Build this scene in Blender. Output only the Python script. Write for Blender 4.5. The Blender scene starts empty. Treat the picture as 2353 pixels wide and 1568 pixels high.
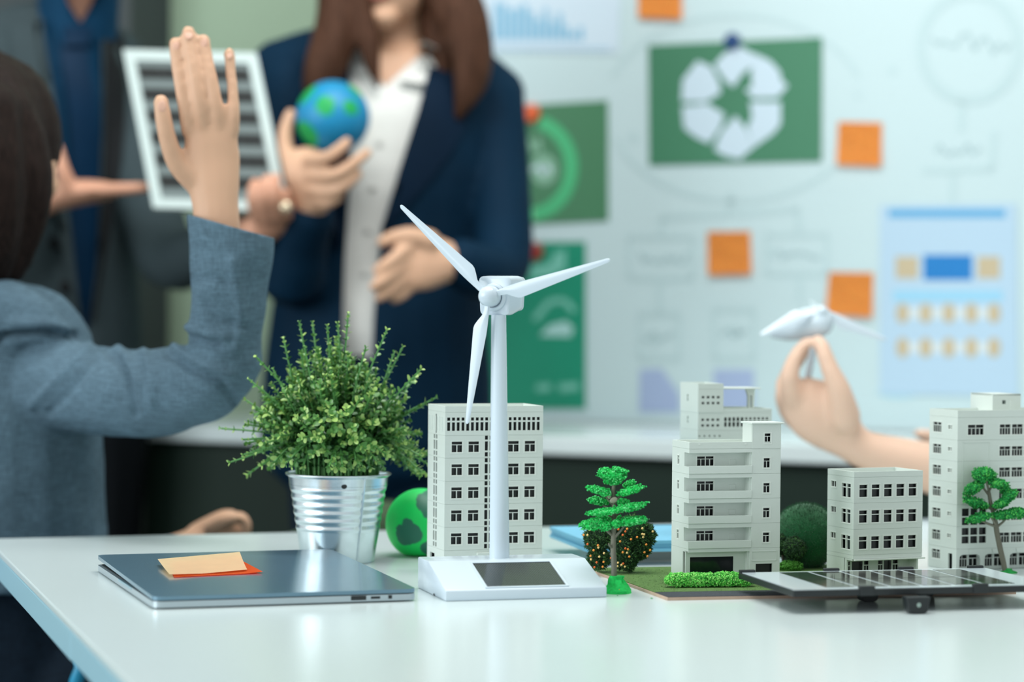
import bpy, bmesh, math, random
from mathutils import Vector, Matrix, noise
from mathutils.bvhtree import BVHTree
random.seed(7)
S = bpy.context.scene
C = S.collection
R = math.radians
V = Vector

# ------------------------------------------------------------------ camera
FPX = 85.0 / 36.0 * 2353
CAM_Z = 0.98
MCAM = Matrix.Rotation(R(90 - 0.866), 3, 'X') @ Matrix.Rotation(R(0.5), 3, 'Z')
CAM = V((0, 0, CAM_Z))
cd = bpy.data.cameras.new('camera')
cd.lens = 85; cd.sensor_width = 36; cd.clip_start = 0.05; cd.clip_end = 60
cd.dof.use_dof = True; cd.dof.focus_distance = 2.11; cd.dof.aperture_fstop = 3.3
cd.dof.aperture_blades = 0
cam = bpy.data.objects.new('camera', cd); C.objects.link(cam)
cam.matrix_world = Matrix.Translation(CAM) @ MCAM.to_4x4()
S.camera = cam
# ------------------------------------------------------------------ view, world, lights
S.view_settings.view_transform = 'Standard'
S.view_settings.look = 'None'
S.view_settings.gamma = 1.0
S.view_settings.use_curve_mapping = False
S.view_settings.exposure = 0.34
w = bpy.data.worlds.new('world'); S.world = w
w.use_nodes = True
bg = w.node_tree.nodes['Background']
bg.inputs[0].default_value = (0.90, 0.98, 1.0, 1); bg.inputs[1].default_value = 0.56
def area(name, loc, target, sx, sy, power, col):
    l = bpy.data.lights.new(name, 'AREA'); l.shape = 'RECTANGLE'; l.size = sx; l.size_y = sy
    l.energy = power; l.color = col
    o = bpy.data.objects.new(name, l); C.objects.link(o)
    o.location = loc
    o.rotation_euler = (V(target) - V(loc)).to_track_quat('-Z', 'Y').to_euler()
    return o
area('window_daylight', (-3.1, 0.9, 1.75), (0.2, 2.5, 0.9), 2.6, 1.7, 66, (0.92, 0.985, 1.0))
area('overhead_fill_light', (0.2, 1.9, 2.78), (0.2, 1.9, 0), 1.6, 1.2, 18, (1.0, 0.99, 0.96))  # soft overhead fill, added lamp with no fixture in view
area('overhead_fill_light', (0.10, 2.75, 2.78), (0.35, 3.9, 1.0), 1.6, 0.8, 36, (1.0, 1.0, 0.985))  # added fill lamp, aimed at the back wall to brighten the whiteboard

# ------------------------------------------------------------------ pixel <-> space helpers
def P(px, py, d):
    return CAM + MCAM @ V(((px - 1176.5) / FPX * d, -(py - 784) / FPX * d, -d))
def proj(p):
    v = MCAM.transposed() @ (V(p) - CAM)
    return 1176.5 + FPX * v.x / -v.z, 784 - FPX * v.y / -v.z, -v.z
def ray(px, py):
    return (MCAM @ V(((px - 1176.5) / FPX, -(py - 784) / FPX, -1))).normalized()
def T(px, py, z):
    r = ray(px, py); return CAM + r * ((z - CAM_Z) / r.z)
ZT = 0.737
BETA = R(24)
BO = V((0, 4.04, 0)); BT = V((math.cos(BETA), -math.sin(BETA), 0)); BN = V((-math.sin(BETA), -math.cos(BETA), 0))
def B(px, py, off=0.0):
    o = BO + BN * off; r = ray(px, py)
    return CAM + r * ((o - CAM).dot(BN) / r.dot(BN))
def bisect(fn, lo, hi):
    a = fn(lo) > 0
    for _ in range(50):
        m = (lo + hi) / 2
        if (fn(m) > 0) == a: lo = m
        else: hi = m
    return (lo + hi) / 2

# ------------------------------------------------------------------ materials
def srgb(r, g, b):
    f = lambda c: c / 12.92 if c <= 0.04045 else ((c + 0.055) / 1.055) ** 2.4
    return (f(r / 255), f(g / 255), f(b / 255), 1)
def mat(name, rgb, rough=0.5, metal=0.0, spec=0.5, var=0.0, vscale=30.0, bump=0.0, bscale=200.0, coat=0.0, sss=0.0, stretch=None, detail=4.0):
    m = bpy.data.materials.new(name); m.use_nodes = True
    nt = m.node_tree; b = nt.nodes['Principled BSDF']
    c = srgb(*rgb)
    b.inputs['Base Color'].default_value = c
    b.inputs['Roughness'].default_value = rough
    b.inputs['Metallic'].default_value = metal
    b.inputs['Specular IOR Level'].default_value = spec
    b.inputs['Coat Weight'].default_value = coat
    b.inputs['Coat Roughness'].default_value = 0.08
    if sss:
        b.inputs['Subsurface Weight'].default_value = sss
        b.inputs['Subsurface Radius'].default_value = (0.01, 0.004, 0.002)
    tc = nt.nodes.new('ShaderNodeTexCoord')
    src = tc.outputs['Object']
    if stretch:
        mp = nt.nodes.new('ShaderNodeMapping'); mp.inputs['Scale'].default_value = stretch
        nt.links.new(src, mp.inputs[0]); src = mp.outputs[0]
    if var:
        n = nt.nodes.new('ShaderNodeTexNoise'); n.inputs['Scale'].default_value = vscale; n.inputs['Detail'].default_value = detail
        nt.links.new(src, n.inputs['Vector'])
        r = nt.nodes.new('ShaderNodeValToRGB')
        r.color_ramp.elements[0].position = 0.3; r.color_ramp.elements[1].position = 0.7
        r.color_ramp.elements[0].color = tuple(x * (1 - var) for x in c[:3]) + (1,)
        r.color_ramp.elements[1].color = tuple(min(1, x * (1 + var)) for x in c[:3]) + (1,)
        nt.links.new(n.outputs['Fac'], r.inputs[0]); nt.links.new(r.outputs[0], b.inputs['Base Color'])
    if bump:
        n2 = nt.nodes.new('ShaderNodeTexNoise'); n2.inputs['Scale'].default_value = bscale; n2.inputs['Detail'].default_value = 3
        nt.links.new(src, n2.inputs['Vector'])
        bp = nt.nodes.new('ShaderNodeBump'); bp.inputs['Strength'].default_value = bump; bp.inputs['Distance'].default_value = 0.002
        nt.links.new(n2.outputs['Fac'], bp.inputs['Height']); nt.links.new(bp.outputs[0], b.inputs['Normal'])
    return m
def spot_mat(name, base, spot, pts, rough=0.45, wob=0.5, wscale=2.0):
    """two printed colours: patches of the second round the listed directions (object space, unit sphere)"""
    m = mat(name, base, rough)
    nt = m.node_tree; b = nt.nodes['Principled BSDF']
    tc = nt.nodes.new('ShaderNodeTexCoord')
    nrm = nt.nodes.new('ShaderNodeVectorMath'); nrm.operation = 'NORMALIZE'; nt.links.new(tc.outputs['Object'], nrm.inputs[0])
    nz = nt.nodes.new('ShaderNodeTexNoise'); nz.inputs['Scale'].default_value = wscale; nz.inputs['Detail'].default_value = 3
    nt.links.new(nrm.outputs[0], nz.inputs['Vector'])
    sb = nt.nodes.new('ShaderNodeVectorMath'); sb.operation = 'SUBTRACT'; sb.inputs[1].default_value = (0.5, 0.5, 0.5)
    nt.links.new(nz.outputs['Color'], sb.inputs[0])
    ma = nt.nodes.new('ShaderNodeVectorMath'); ma.operation = 'MULTIPLY_ADD'; ma.inputs[1].default_value = (wob,) * 3
    nt.links.new(sb.outputs[0], ma.inputs[0]); nt.links.new(nrm.outputs[0], ma.inputs[2])
    last = None
    for p, r in pts:
        ds = nt.nodes.new('ShaderNodeVectorMath'); ds.operation = 'DISTANCE'; ds.inputs[1].default_value = V(p).normalized()
        nt.links.new(ma.outputs[0], ds.inputs[0])
        s = nt.nodes.new('ShaderNodeMath'); s.operation = 'SUBTRACT'; s.inputs[0].default_value = r
        nt.links.new(ds.outputs['Value'], s.inputs[1])
        if last is None: last = s
        else:
            mx = nt.nodes.new('ShaderNodeMath'); mx.operation = 'MAXIMUM'
            nt.links.new(last.outputs[0], mx.inputs[0]); nt.links.new(s.outputs[0], mx.inputs[1]); last = mx
    mr = nt.nodes.new('ShaderNodeMapRange'); mr.inputs['From Min'].default_value = -0.01; mr.inputs['From Max'].default_value = 0.02
    nt.links.new(last.outputs[0], mr.inputs[0])
    mix = nt.nodes.new('ShaderNodeMix'); mix.data_type = 'RGBA'
    mix.inputs['A'].default_value = srgb(*base); mix.inputs['B'].default_value = srgb(*spot)
    nt.links.new(mr.outputs[0], mix.inputs['Factor']); nt.links.new(mix.outputs['Result'], b.inputs['Base Color'])
    return m

# ------------------------------------------------------------------ objects
def wm(o):
    m = Matrix.LocRotScale(o.location, o.rotation_euler, o.scale)
    return wm(o.parent) @ m if o.parent else m
def mesh_of(name, src):
    if isinstance(src, bpy.types.Mesh): return src
    me = bpy.data.meshes.new(name)
    bmesh.ops.recalc_face_normals(src, faces=src.faces[:])
    src.to_mesh(me); src.free()
    return me
def obj(name, src, mats, parent=None, world=True, smooth=False, origin=None, loc=None, rot=None):
    me = mesh_of(name, src)
    if not isinstance(mats, (list, tuple)): mats = [mats]
    if len(me.materials) == 0:
        for m in mats: me.materials.append(m)
    if smooth:
        me.polygons.foreach_set('use_smooth', [True] * len(me.polygons))
        if smooth != 2: me.set_sharp_from_angle(angle=R(38))
    if world and loc is None:
        if parent: me.transform(wm(parent).inverted())
        elif origin is not None: me.transform(Matrix.Translation(-V(origin)))
    o = bpy.data.objects.new(name, me); C.objects.link(o)
    if parent: o.parent = parent
    if origin is not None and not parent: o.location = origin
    if loc is not None: o.location = loc
    if rot is not None: o.rotation_euler = rot
    return o
def tag(o, label=None, cat=None, group=None, kind=None):
    if label: o['label'] = label
    if cat: o['category'] = cat
    if group: o['group'] = group
    if kind: o['kind'] = kind
    return o
def thing(name, label, cat, loc, rotz=0.0, group=None):
    o = bpy.data.objects.new(name, None); C.objects.link(o)
    o.empty_display_size = 0.02
    o.location = loc; o.rotation_euler = (0, 0, rotz)
    return tag(o, label, cat, group)

# ------------------------------------------------------------------ mesh builders
def bx(bm, x0, x1, y0, y1, z0, z1, M=None):
    vs = [bm.verts.new(V(c) if M is None else M @ V(c)) for c in
          ((x0, y0, z0), (x1, y0, z0), (x1, y1, z0), (x0, y1, z0), (x0, y0, z1), (x1, y0, z1), (x1, y1, z1), (x0, y1, z1))]
    for f in ((0, 3, 2, 1), (4, 5, 6, 7), (0, 1, 5, 4), (1, 2, 6, 5), (2, 3, 7, 6), (3, 0, 4, 7)):
        bm.faces.new([vs[i] for i in f])
    return bm
def bevel(bm, w, seg=2):
    bmesh.ops.remove_doubles(bm, verts=bm.verts[:], dist=1e-7)
    bmesh.ops.bevel(bm, geom=bm.edges[:], offset=w, segments=seg, profile=0.5, affect='EDGES', clamp_overlap=True)
    return bm
def NB(): return bmesh.new()
def prism(bm, pts, vec):
    """closed solid: polygon pts swept by vec"""
    a = [bm.verts.new(p) for p in pts]; b = [bm.verts.new(V(p) + V(vec)) for p in pts]
    n = len(pts)
    bm.faces.new(a[::-1]); bm.faces.new(b)
    for i in range(n): bm.faces.new((a[i], a[(i + 1) % n], b[(i + 1) % n], b[i]))
    return bm
def lathe(bm, prof, n=32, c=(0, 0, 0), close=True):
    rings = []
    for r, z in prof:
        if r < 1e-6: rings.append([bm.verts.new(V(c) + V((0, 0, z)))])
        else: rings.append([bm.verts.new(V(c) + V((r * math.cos(2 * math.pi * i / n), r * math.sin(2 * math.pi * i / n), z))) for i in range(n)])
    for a, b in zip(rings, rings[1:]):
        for i in range(n):
            j = (i + 1) % n
            if len(a) == 1 and len(b) == 1: continue
            if len(a) == 1: bm.faces.new((a[0], b[i], b[j]))
            elif len(b) == 1: bm.faces.new((a[i], a[j], b[0]))
            else: bm.faces.new((a[i], a[j], b[j], b[i]))
    return bm
def tube(bm, pts, rad, n=10, wax=None, cap=True):
    """tapered tube; rad: number or (a along wax, b across) per point; round ends"""
    pts = [V(p) for p in pts]
    rad = [r if isinstance(r, (tuple, list)) else (r, r) for r in (rad if isinstance(rad, (list, tuple)) and len(rad) == len(pts) else [rad] * len(pts))]
    P2, R2 = [], []
    if cap:
        t = (pts[0] - pts[1]).normalized(); a, b = rad[0]; m = min(a, b)
        for k in (0.97, 0.72, 0.38): R2.append((a * (1 - k ** 2) ** .5, b * (1 - k ** 2) ** .5))
        P2 = [pts[0] + t * m * k for k in (0.97, 0.72, 0.38)]
    P2 += pts; R2 += rad
    if cap:
        t = (pts[-1] - pts[-2]).normalized(); a, b = rad[-1]; m = min(a, b)
        for k in (0.38, 0.72, 0.97): P2.append(pts[-1] + t * m * k); R2.append((a * (1 - k ** 2) ** .5, b * (1 - k ** 2) ** .5))
    rings = []; prev = V(wax) if wax is not None else None
    for i, p in enumerate(P2):
        t = (P2[min(i + 1, len(P2) - 1)] - P2[max(i - 1, 0)]).normalized()
        if wax is not None: x = V(wax)
        elif prev is not None: x = prev
        else: x = V((1, 0, 0)) if abs(t.x) < 0.8 else V((0, 1, 0))
        x = (x - t * x.dot(t)).normalized(); prev = x
        y = t.cross(x)
        rings.append([bm.verts.new(p + x * R2[i][0] * math.cos(2 * math.pi * k / n) + y * R2[i][1] * math.sin(2 * math.pi * k / n)) for k in range(n)])
    for a, b in zip(rings, rings[1:]):
        for k in range(n): bm.faces.new((a[k], a[(k + 1) % n], b[(k + 1) % n], b[k]))
    bm.faces.new(rings[0][::-1]); bm.faces.new(rings[-1])
    return bm
def ell(bm, c, r, rot=None, seg=16, rings=10):
    M = Matrix.Translation(V(c)) @ (rot.to_4x4() if rot is not None else Matrix()) @ Matrix.Diagonal((*r, 1))
    bmesh.ops.create_uvsphere(bm, u_segments=seg, v_segments=rings, radius=1, matrix=M)
    return bm
def smoothpath(pts, k=4):
    """Catmull-Rom through points (any dimension tuples)"""
    pts = [tuple(p) for p in pts]; out = []
    for i in range(len(pts) - 1):
        p0, p1, p2, p3 = pts[max(i - 1, 0)], pts[i], pts[i + 1], pts[min(i + 2, len(pts) - 1)]
        for j in range(k):
            t = j / k
            out.append(tuple(0.5 * (2 * b + (c - a) * t + (2 * a - 5 * b + 4 * c - d) * t * t + (3 * b - a - 3 * c + d) * t ** 3) for a, b, c, d in zip(p0, p1, p2, p3)))
    out.append(pts[-1]); return out
def blob(bm, voxel=0.005, it=6, wrinkle=None):
    """one continuous surface from overlapping closed solids"""
    bmesh.ops.recalc_face_normals(bm, faces=bm.faces[:])
    me = bpy.data.meshes.new('tmp'); bm.to_mesh(me); bm.free()
    o = bpy.data.objects.new('tmp', me); C.objects.link(o)
    m = o.modifiers.new('r', 'REMESH'); m.mode = 'VOXEL'; m.voxel_size = voxel; m.adaptivity = 0
    m = o.modifiers.new('s', 'SMOOTH'); m.factor = 0.5; m.iterations = it
    dg = bpy.context.evaluated_depsgraph_get()
    out = bpy.data.meshes.new_from_object(o.evaluated_get(dg))
    bpy.data.objects.remove(o); bpy.data.meshes.remove(me)
    if wrinkle:
        amp, sc, ax = wrinkle
        nrm = [v.normal.copy() for v in out.vertices]
        for v, nn in zip(out.vertices, nrm):
            q = V((v.co.x * sc[0], v.co.y * sc[1], v.co.z * sc[2]))
            v.co += nn * amp * noise.noise(q + V((ax, ax, ax)))
    out.polygons.foreach_set('use_smooth', [True] * len(out.polygons))
    return out
def folds(me, lines):
    """creases and ridges pressed into cloth along lines seen from the front: (points, height in m, width in view px)"""
    nrm = [v.normal.copy() for v in me.vertices]
    for v, nn in zip(me.vertices, nrm):
        if nn.dot(CAM - v.co) <= 0: continue
        x, y, d = proj(v.co); s = 0.0
        for pts, amp, wd in lines:
            best = 1e9
            for (x0, y0), (x1, y1) in zip(pts, pts[1:]):
                dx, dy = x1 - x0, y1 - y0; t = max(0, min(1, ((x - x0) * dx + (y - y0) * dy) / (dx * dx + dy * dy)))
                best = min(best, math.hypot(x - x0 - t * dx, y - y0 - t * dy))
            if best < wd * 3: s += amp * math.exp(-(best / wd) ** 2)
        if s: v.co += nn * s
    return me
def cut_poly(me, poly, test):
    """clean-edged opening: slice along the outline's sight planes, then remove what lies inside"""
    bm = bmesh.new(); bm.from_mesh(me)
    for a, b in zip(poly, poly[1:] + poly[:1]):
        n = ray(*a).cross(ray(*b))
        if n.length < 1e-6: continue
        x0, x1 = min(a[0], b[0]) - 12, max(a[0], b[0]) + 12; y0, y1 = min(a[1], b[1]) - 12, max(a[1], b[1]) + 12
        fs = []
        for f in bm.faces:
            q = proj(f.calc_center_median())
            if x0 < q[0] < x1 and y0 < q[1] < y1 and test(q): fs.append(f)
        g = list({e for f in fs for e in f.edges}) + fs + list({v for f in fs for v in f.verts})
        bmesh.ops.bisect_plane(bm, geom=g, plane_co=CAM, plane_no=n.normalized())
    dead = []
    for f in bm.faces:
        q = proj(f.calc_center_median())
        if test(q) and inpoly(q[0], q[1], poly): dead.append(f)
    bmesh.ops.delete(bm, geom=dead, context='FACES')
    bm.to_mesh(me); bm.free(); return me
def cut(me, test):
    bm = bmesh.new(); bm.from_mesh(me)
    dead = [f for f in bm.faces if test(f.calc_center_median())]
    bmesh.ops.delete(bm, geom=dead, context='FACES')
    bm.to_mesh(me); bm.free(); return me
def inpoly(x, y, poly):
    c = False; n = len(poly)
    for i in range(n):
        x1, y1 = poly[i]; x2, y2 = poly[(i + 1) % n]
        if (y1 > y) != (y2 > y) and x < (x2 - x1) * (y - y1) / (y2 - y1) + x1: c = not c
    return c
def bvh_of(me): return BVHTree.FromPolygons([v.co for v in me.vertices], [p.vertices for p in me.polygons])
def drape(left, right, n, m, bvh, off=0.004, th=0.003, dflt=None):
    """cloth strip between two outlines, laid on a surface and given thickness"""
    L = smoothpath(left, n); Q = smoothpath(right, n); k = min(len(L), len(Q))
    bm = NB(); rows = []
    lastd = dflt
    for i in range(k):
        row = []
        for j in range(m + 1):
            t = j / m; px = L[i][0] * (1 - t) + Q[i][0] * t; py = L[i][1] * (1 - t) + Q[i][1] * t
            r = ray(px, py); h = bvh.ray_cast(CAM, r)
            if h[0] is not None: lastd = h[3]
            row.append(CAM + r * ((lastd or 3.5) - off))
        rows.append(row)
    fr = [[bm.verts.new(p - ray(*proj(p)[:2]) * th) for p in row] for row in rows]
    bk = [[bm.verts.new(p) for p in row] for row in rows]
    for g, rev in ((fr, False), (bk, True)):
        for i in range(k - 1):
            for j in range(m):
                q = (g[i][j], g[i][j + 1], g[i + 1][j + 1], g[i + 1][j]); bm.faces.new(q[::-1] if rev else q)
    rim = [(i, 0) for i in range(k)] + [(k - 1, j) for j in range(1, m + 1)] + [(i, m) for i in range(k - 2, -1, -1)] + [(0, j) for j in range(m - 1, 0, -1)]
    for a, b in zip(rim, rim[1:] + rim[:1]):
        bm.faces.new((fr[a[0]][a[1]], fr[b[0]][b[1]], bk[b[0]][b[1]], bk[a[0]][a[1]]))
    return bm
# ------------------------------------------------------------------ shared materials
M_wall = mat('sage_wall_paint', (150, 172, 148), 0.7, var=0.03, vscale=3)
M_ceil = mat('white_ceiling', (232, 236, 234), 0.8)
M_floor = mat('grey_carpet_floor', (96, 104, 104), 0.85, var=0.12, vscale=60, bump=0.2)
M_top = mat('white_tabletop_laminate', (212, 224, 225), 0.20, spec=0.4, var=0.008, vscale=5)
M_edge = mat('pale_blue_edge_band', (150, 192, 208), 0.3)
M_board = mat('whiteboard_enamel', (190, 209, 212), 0.55, spec=0.12)
M_alu = mat('pale_aluminium', (196, 204, 208), 0.35, metal=0.8)
M_green_cab = mat('dark_green_cabinet_paint', (26, 42, 35), 0.6, spec=0.2, var=0.05, vscale=6)
M_paper = mat('white_paper', (196, 212, 224), 0.7)
M_paper_blue = mat('pale_blue_paper', (176, 200, 218), 0.8, spec=0.1)
M_orange_note = mat('orange_note_paper', (255, 168, 78), 0.75, var=0.05, vscale=25)
M_black = mat('black_plastic', (26, 32, 34), 0.45)
M_marker = mat('pale_green_marker_ink', (181, 203, 206), 0.6)

# ------------------------------------------------------------------ room
def room_pt(u, off, z): return BO + BT * u + BN * off + V((0, 0, z))
def wall_box(bm, u0, u1, o0, o1, z0, z1):
    return prism(bm, [room_pt(u0, o0, z0), room_pt(u1, o0, z0), room_pt(u1, o0, z1), room_pt(u0, o0, z1)], BN * (o1 - o0))
BOX = BO.copy()
BO = BOX - V((0, 0, 0))
o = obj('floor', prism(NB(), [(-4.2, -1.5, -0.05), (3.6, -1.5, -0.05), (3.6, 5.8, -0.05), (-4.2, 5.8, -0.05)], (0, 0, 0.05)), M_floor); o['kind'] = 'structure'
o = obj('ceiling', prism(NB(), [(-4.2, -0.4, 2.82), (3.6, -0.4, 2.82), (3.6, 5.8, 2.82), (-4.2, 5.8, 2.82)], (0, 0, 0.05)), M_ceil); o['kind'] = 'structure'
o = obj('wall_back', wall_box(NB(), -3.2, 3.6, -0.12, -0.03, 0, 2.82), M_wall); o['kind'] = 'structure'
# dark pillar at the left of the green wall
u0 = (B(214, 60, 0.1) - BO).dot(BT); u1 = (B(300, 60, 0.1) - BO).dot(BT)
o = obj('trim_1', wall_box(NB(), u0 - 0.45, u1, -0.03, 0.10, 0, 2.82), mat('charcoal_wall_trim', (52, 60, 62), 0.6)); o['kind'] = 'structure'
o = obj('trim_2', bevel(wall_box(NB(), (B(222, 20, 0.115) - BO).dot(BT), (B(256, 20, 0.115) - BO).dot(BT), 0.095, 0.115, CAM_Z + 0.50, CAM_Z + 1.2), 0.004), mat('pale_switch_strip', (196, 206, 200), 0.5)); o['kind'] = 'structure'

# ------------------------------------------------------------------ cabinet along the wall
def cab_u(px): return (B(px, 900, 0.40) - BO).dot(BT)
cu0, cu1 = cab_u(318), 3.0
ZC = 0.787
cabm = thing('sideboard', 'long dark green sideboard with a white top along the wall under the whiteboard', 'cabinet', room_pt((cu0 + cu1) / 2, 0.2, 0))
obj('cabinet_body', wall_box(NB(), cu0 + 0.01, cu1 - 0.01, 0.0, 0.385, 0.06, ZC - 0.03), M_green_cab, cabm)
obj('plinth', wall_box(NB(), cu0 + 0.03, cu1 - 0.03, 0.02, 0.35, 0.0, 0.06), M_black, cabm)
obj('cabinet_top', bevel(wall_box(NB(), cu0, cu1, 0.0, 0.415, ZC - 0.028, ZC), 0.003), M_top, cabm)
dw = 0.46; k = 0; u = cu0 + 0.012
while u + dw < cu1:
    dd = obj('cabinet_door', bevel(wall_box(NB(), u + 0.003, u + dw - 0.003, 0.387, 0.404, 0.07, ZC - 0.036), 0.002), M_green_cab, cabm)
    obj('door_handle', bevel(wall_box(NB(), u + (dw - 0.05 if k % 2 == 0 else 0.035), u + (dw - 0.035 if k % 2 == 0 else 0.05), 0.405, 0.42, 0.52, 0.64), 0.003), M_alu, dd)
    u += dw; k += 1

# ------------------------------------------------------------------ whiteboard and what hangs on it
bu0 = (B(985, 300) - BO).dot(BT); bu1 = 1.75
M_rail = mat('white_frame_rail', (188, 206, 210), 0.4)
wb = thing('whiteboard', 'large whiteboard covered in faint sketches, posters and orange notes', 'whiteboard', room_pt((bu0 + bu1) / 2, 0, ZC + 0.02))
obj('writing_surface', wall_box(NB(), bu0, bu1, -0.02, 0.0, ZC + 0.012, 2.05), M_board, wb)
for a in ((bu0 - 0.015, bu0, ZC + 0.02, 2.065), (bu1, bu1 + 0.015, ZC + 0.02, 2.065)):
    obj('frame_rail', wall_box(NB(), a[0], a[1], -0.022, 0.008, a[2], a[3]), M_rail, wb)
for a in ((ZC + 0.002, ZC + 0.012), (2.05, 2.065)):
    obj('frame_rail', wall_box(NB(), bu0, bu1, -0.022, 0.008, a[0], a[1]), M_rail, wb)

def flat(bm, pts, o0, o1):
    a = [B(x, y, o0) for x, y in pts]; b = [B(x, y, o1) for x, y in pts]
    # constant outline on the board plane: use plane offsets along the board normal
    a = [p for p in a]; va = [bm.verts.new(p) for p in a]; vb = [bm.verts.new(p + BN * (o1 - o0)) for p in a]
    n = len(pts); bm.faces.new(va[::-1]); bm.faces.new(vb)
    for i in range(n): bm.faces.new((va[i], va[(i + 1) % n], vb[(i + 1) % n], vb[i]))
    return bm
def oval(cx, cy, rx, ry, n=18): return [(cx + rx * math.cos(2 * math.pi * i / n), cy + ry * math.sin(2 * math.pi * i / n)) for i in range(n)]
def rect(x0, y0, x1, y1): return [(x0, y0), (x1, y0), (x1, y1), (x0, y1)]
def stroke(bm, pts, wd, o0=0.0006, o1=0.0010):
    for a, b in zip(pts, pts[1:]):
        d = V((b[0] - a[0], b[1] - a[1])); l = d.length
        if l < 1e-3: continue
        n = V((-d.y, d.x)) / l * wd / 2
        flat(bm, [(a[0] + n.x, a[1] + n.y), (b[0] + n.x, b[1] + n.y), (b[0] - n.x, b[1] - n.y), (a[0] - n.x, a[1] - n.y)], o0, o1)
def ring_pts(cx, cy, rx, ry, a0=0, a1=360, n=40): return [(cx + rx * math.cos(R(a0 + (a1 - a0) * i / n)), cy + ry * math.sin(R(a0 + (a1 - a0) * i / n))) for i in range(n + 1)]
# faint marker sketches: bubbles, boxes, connecting lines and scribbled words
draw = [([(*p,) for p in ring_pts(2228, 108, 112, 122)], 22), ([(2210, 232), (2208, 300)], 16), ([(2285, 300), (2280, 388), (2120, 392)], 13), ([(2190, 400), (2188, 478)], 14),
    (ring_pts(1690, 250, 290, 212, 18, 162), 10), (ring_pts(1690, 250, 300, 215, 200, 340), 9), ([(1680, 440), (1678, 490), (1520, 500), (1520, 540)], 14), ([(1688, 490), (1832, 480), (1836, 530)], 14),
    (rect(1445, 545, 1592, 640) + [(1445, 545)], 10), (rect(1760, 540, 1900, 630) + [(1760, 540)], 9), ([(1515, 645), (1515, 720)], 12), ([(1836, 635), (1838, 690)], 11),
    (rect(1470, 722, 1560, 825) + [(1470, 722)], 9), (rect(1640, 712, 1732, 825) + [(1640, 712)], 9)]
for pts, wd in draw:
    bm = NB(); stroke(bm, pts, wd); obj('marker_line', bm, M_marker, wb)
for cx, cy, r_ in ((2050, 160, 9), (1970, 218, 7), (1455, 315, 12), (1505, 785, 12), (1690, 760, 11), (1775, 580, 11)):
    bm = NB(); flat(bm, oval(cx, cy, r_, r_), 0.0006, 0.0010); obj('marker_dot', bm, M_marker, wb)
M_scr = mat('grey_green_marker_ink', (158, 183, 187), 0.6); rr = random.Random(3)
for x0, x1, y, h in ((2140, 2325, 100, 34), (2150, 2255, 345, 24), (1470, 1580, 592, 22), (1785, 1885, 585, 18), (1480, 1545, 770, 18), (1655, 1715, 765, 16)):
    n = int((x1 - x0) / (h * 0.4)); pts = [(x0 + (x1 - x0) * i / n, y + rr.uniform(-h, h) * 0.7) for i in range(n + 1)]
    bm = NB(); stroke(bm, pts, 4.5); obj('scribble', bm, M_scr, wb)
M_lil = mat('lilac_marker_fill', (158, 174, 206), 0.6)
for pts in ([(1470, 850), (1520, 848), (1560, 905), (1562, 948), (1468, 948)], rect(1640, 850, 1732, 950)):
    bm = NB(); flat(bm, pts, 0.0005, 0.0009); obj('lilac_box', bm, M_lil, wb)
bm = NB(); flat(bm, oval(2065, 902, 48, 14), 0.0005, 0.0009); obj('blue_smudge', bm, mat('pale_blue_marker_fill', (172, 208, 222), 0.6), wb)

def sheet(name, label, cat, quad, m, group=None, off=0.001):
    c = B(sum(p[0] for p in quad) / 4, sum(p[1] for p in quad) / 4, off)
    t = thing(name, label, cat, c, 0, group)
    bm = NB(); flat(bm, quad, off, off + 0.0012); obj('paper_sheet', bm, m, t)
    return t
def quad_uv(q):
    tl, tr, br, bl = [V(p) for p in q]
    return lambda u, v: tuple((tl * (1 - u) + tr * u) * (1 - v) + (bl * (1 - u) + br * u) * v)
OFFP = 0.0023
# chart sheet
q = [(1085, -70), (1428, -70), (1420, 122), (1085, 118)]
t = sheet('chart_sheet', 'white sheet with a pale blue bar chart at the top edge, beside long brown hair', 'poster', q, M_paper)
M_bar = mat('blue_print', (112, 170, 200), 0.7)
for i, (x, y0) in enumerate(((1142, 5), (1158, 8), (1174, 22), (1190, 18), (1206, 10), (1222, 28), (1238, 45), (1254, 20), (1270, 50), (1286, 30), (1302, 60), (1318, 75), (1334, 62))):
    bm = NB(); flat(bm, rect(x - 5.5, y0, x + 5.5, 92), OFFP, OFFP + 0.0003); obj('chart_bar', bm, M_bar, t)
bm = NB(); stroke(bm, [(1120, 112), (1400, 112)], 3, OFFP, OFFP + 0.0003); obj('chart_line', bm, M_bar, t)
# recycling poster
q = [(1490, 104), (1889, 86), (1888, 371), (1492, 380)]
t = sheet('recycling_poster', 'green poster with a large white recycling symbol, hung by a blue magnet', 'poster', q, mat('mid_green_print', (58, 118, 88), 0.6, var=0.06, vscale=3))
M_wp = mat('white_print', (192, 210, 222), 0.6)
cs = lambda L: [(1120 + x / 2.614, y / 2.614) for x, y in L]
bm = NB()
for L in ([(1362, 390), (1430, 315), (1515, 278), (1600, 325), (1590, 400), (1535, 440), (1475, 525), (1425, 480)],
          [(1595, 318), (1700, 365), (1758, 430), (1765, 480), (1805, 515), (1745, 585), (1600, 590), (1545, 540), (1590, 520), (1585, 440)],
          [(1575, 612), (1762, 612), (1762, 745), (1720, 800), (1600, 885), (1560, 770), (1590, 700)],
          [(1362, 900), (1400, 800), (1490, 695), (1555, 775), (1600, 885), (1515, 958), (1420, 935)],
          [(1168, 640), (1320, 622), (1425, 685), (1400, 770), (1330, 862), (1250, 825), (1180, 770)],
          [(1165, 610), (1172, 480), (1262, 365), (1345, 400), (1395, 500), (1402, 560), (1310, 612)]):
    flat(bm, cs(L), OFFP, OFFP + 0.0004)
s_ = obj('recycling_symbol', bm, M_wp, t); s_['label'] = 'white folded arrows of the recycling symbol'
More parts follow.
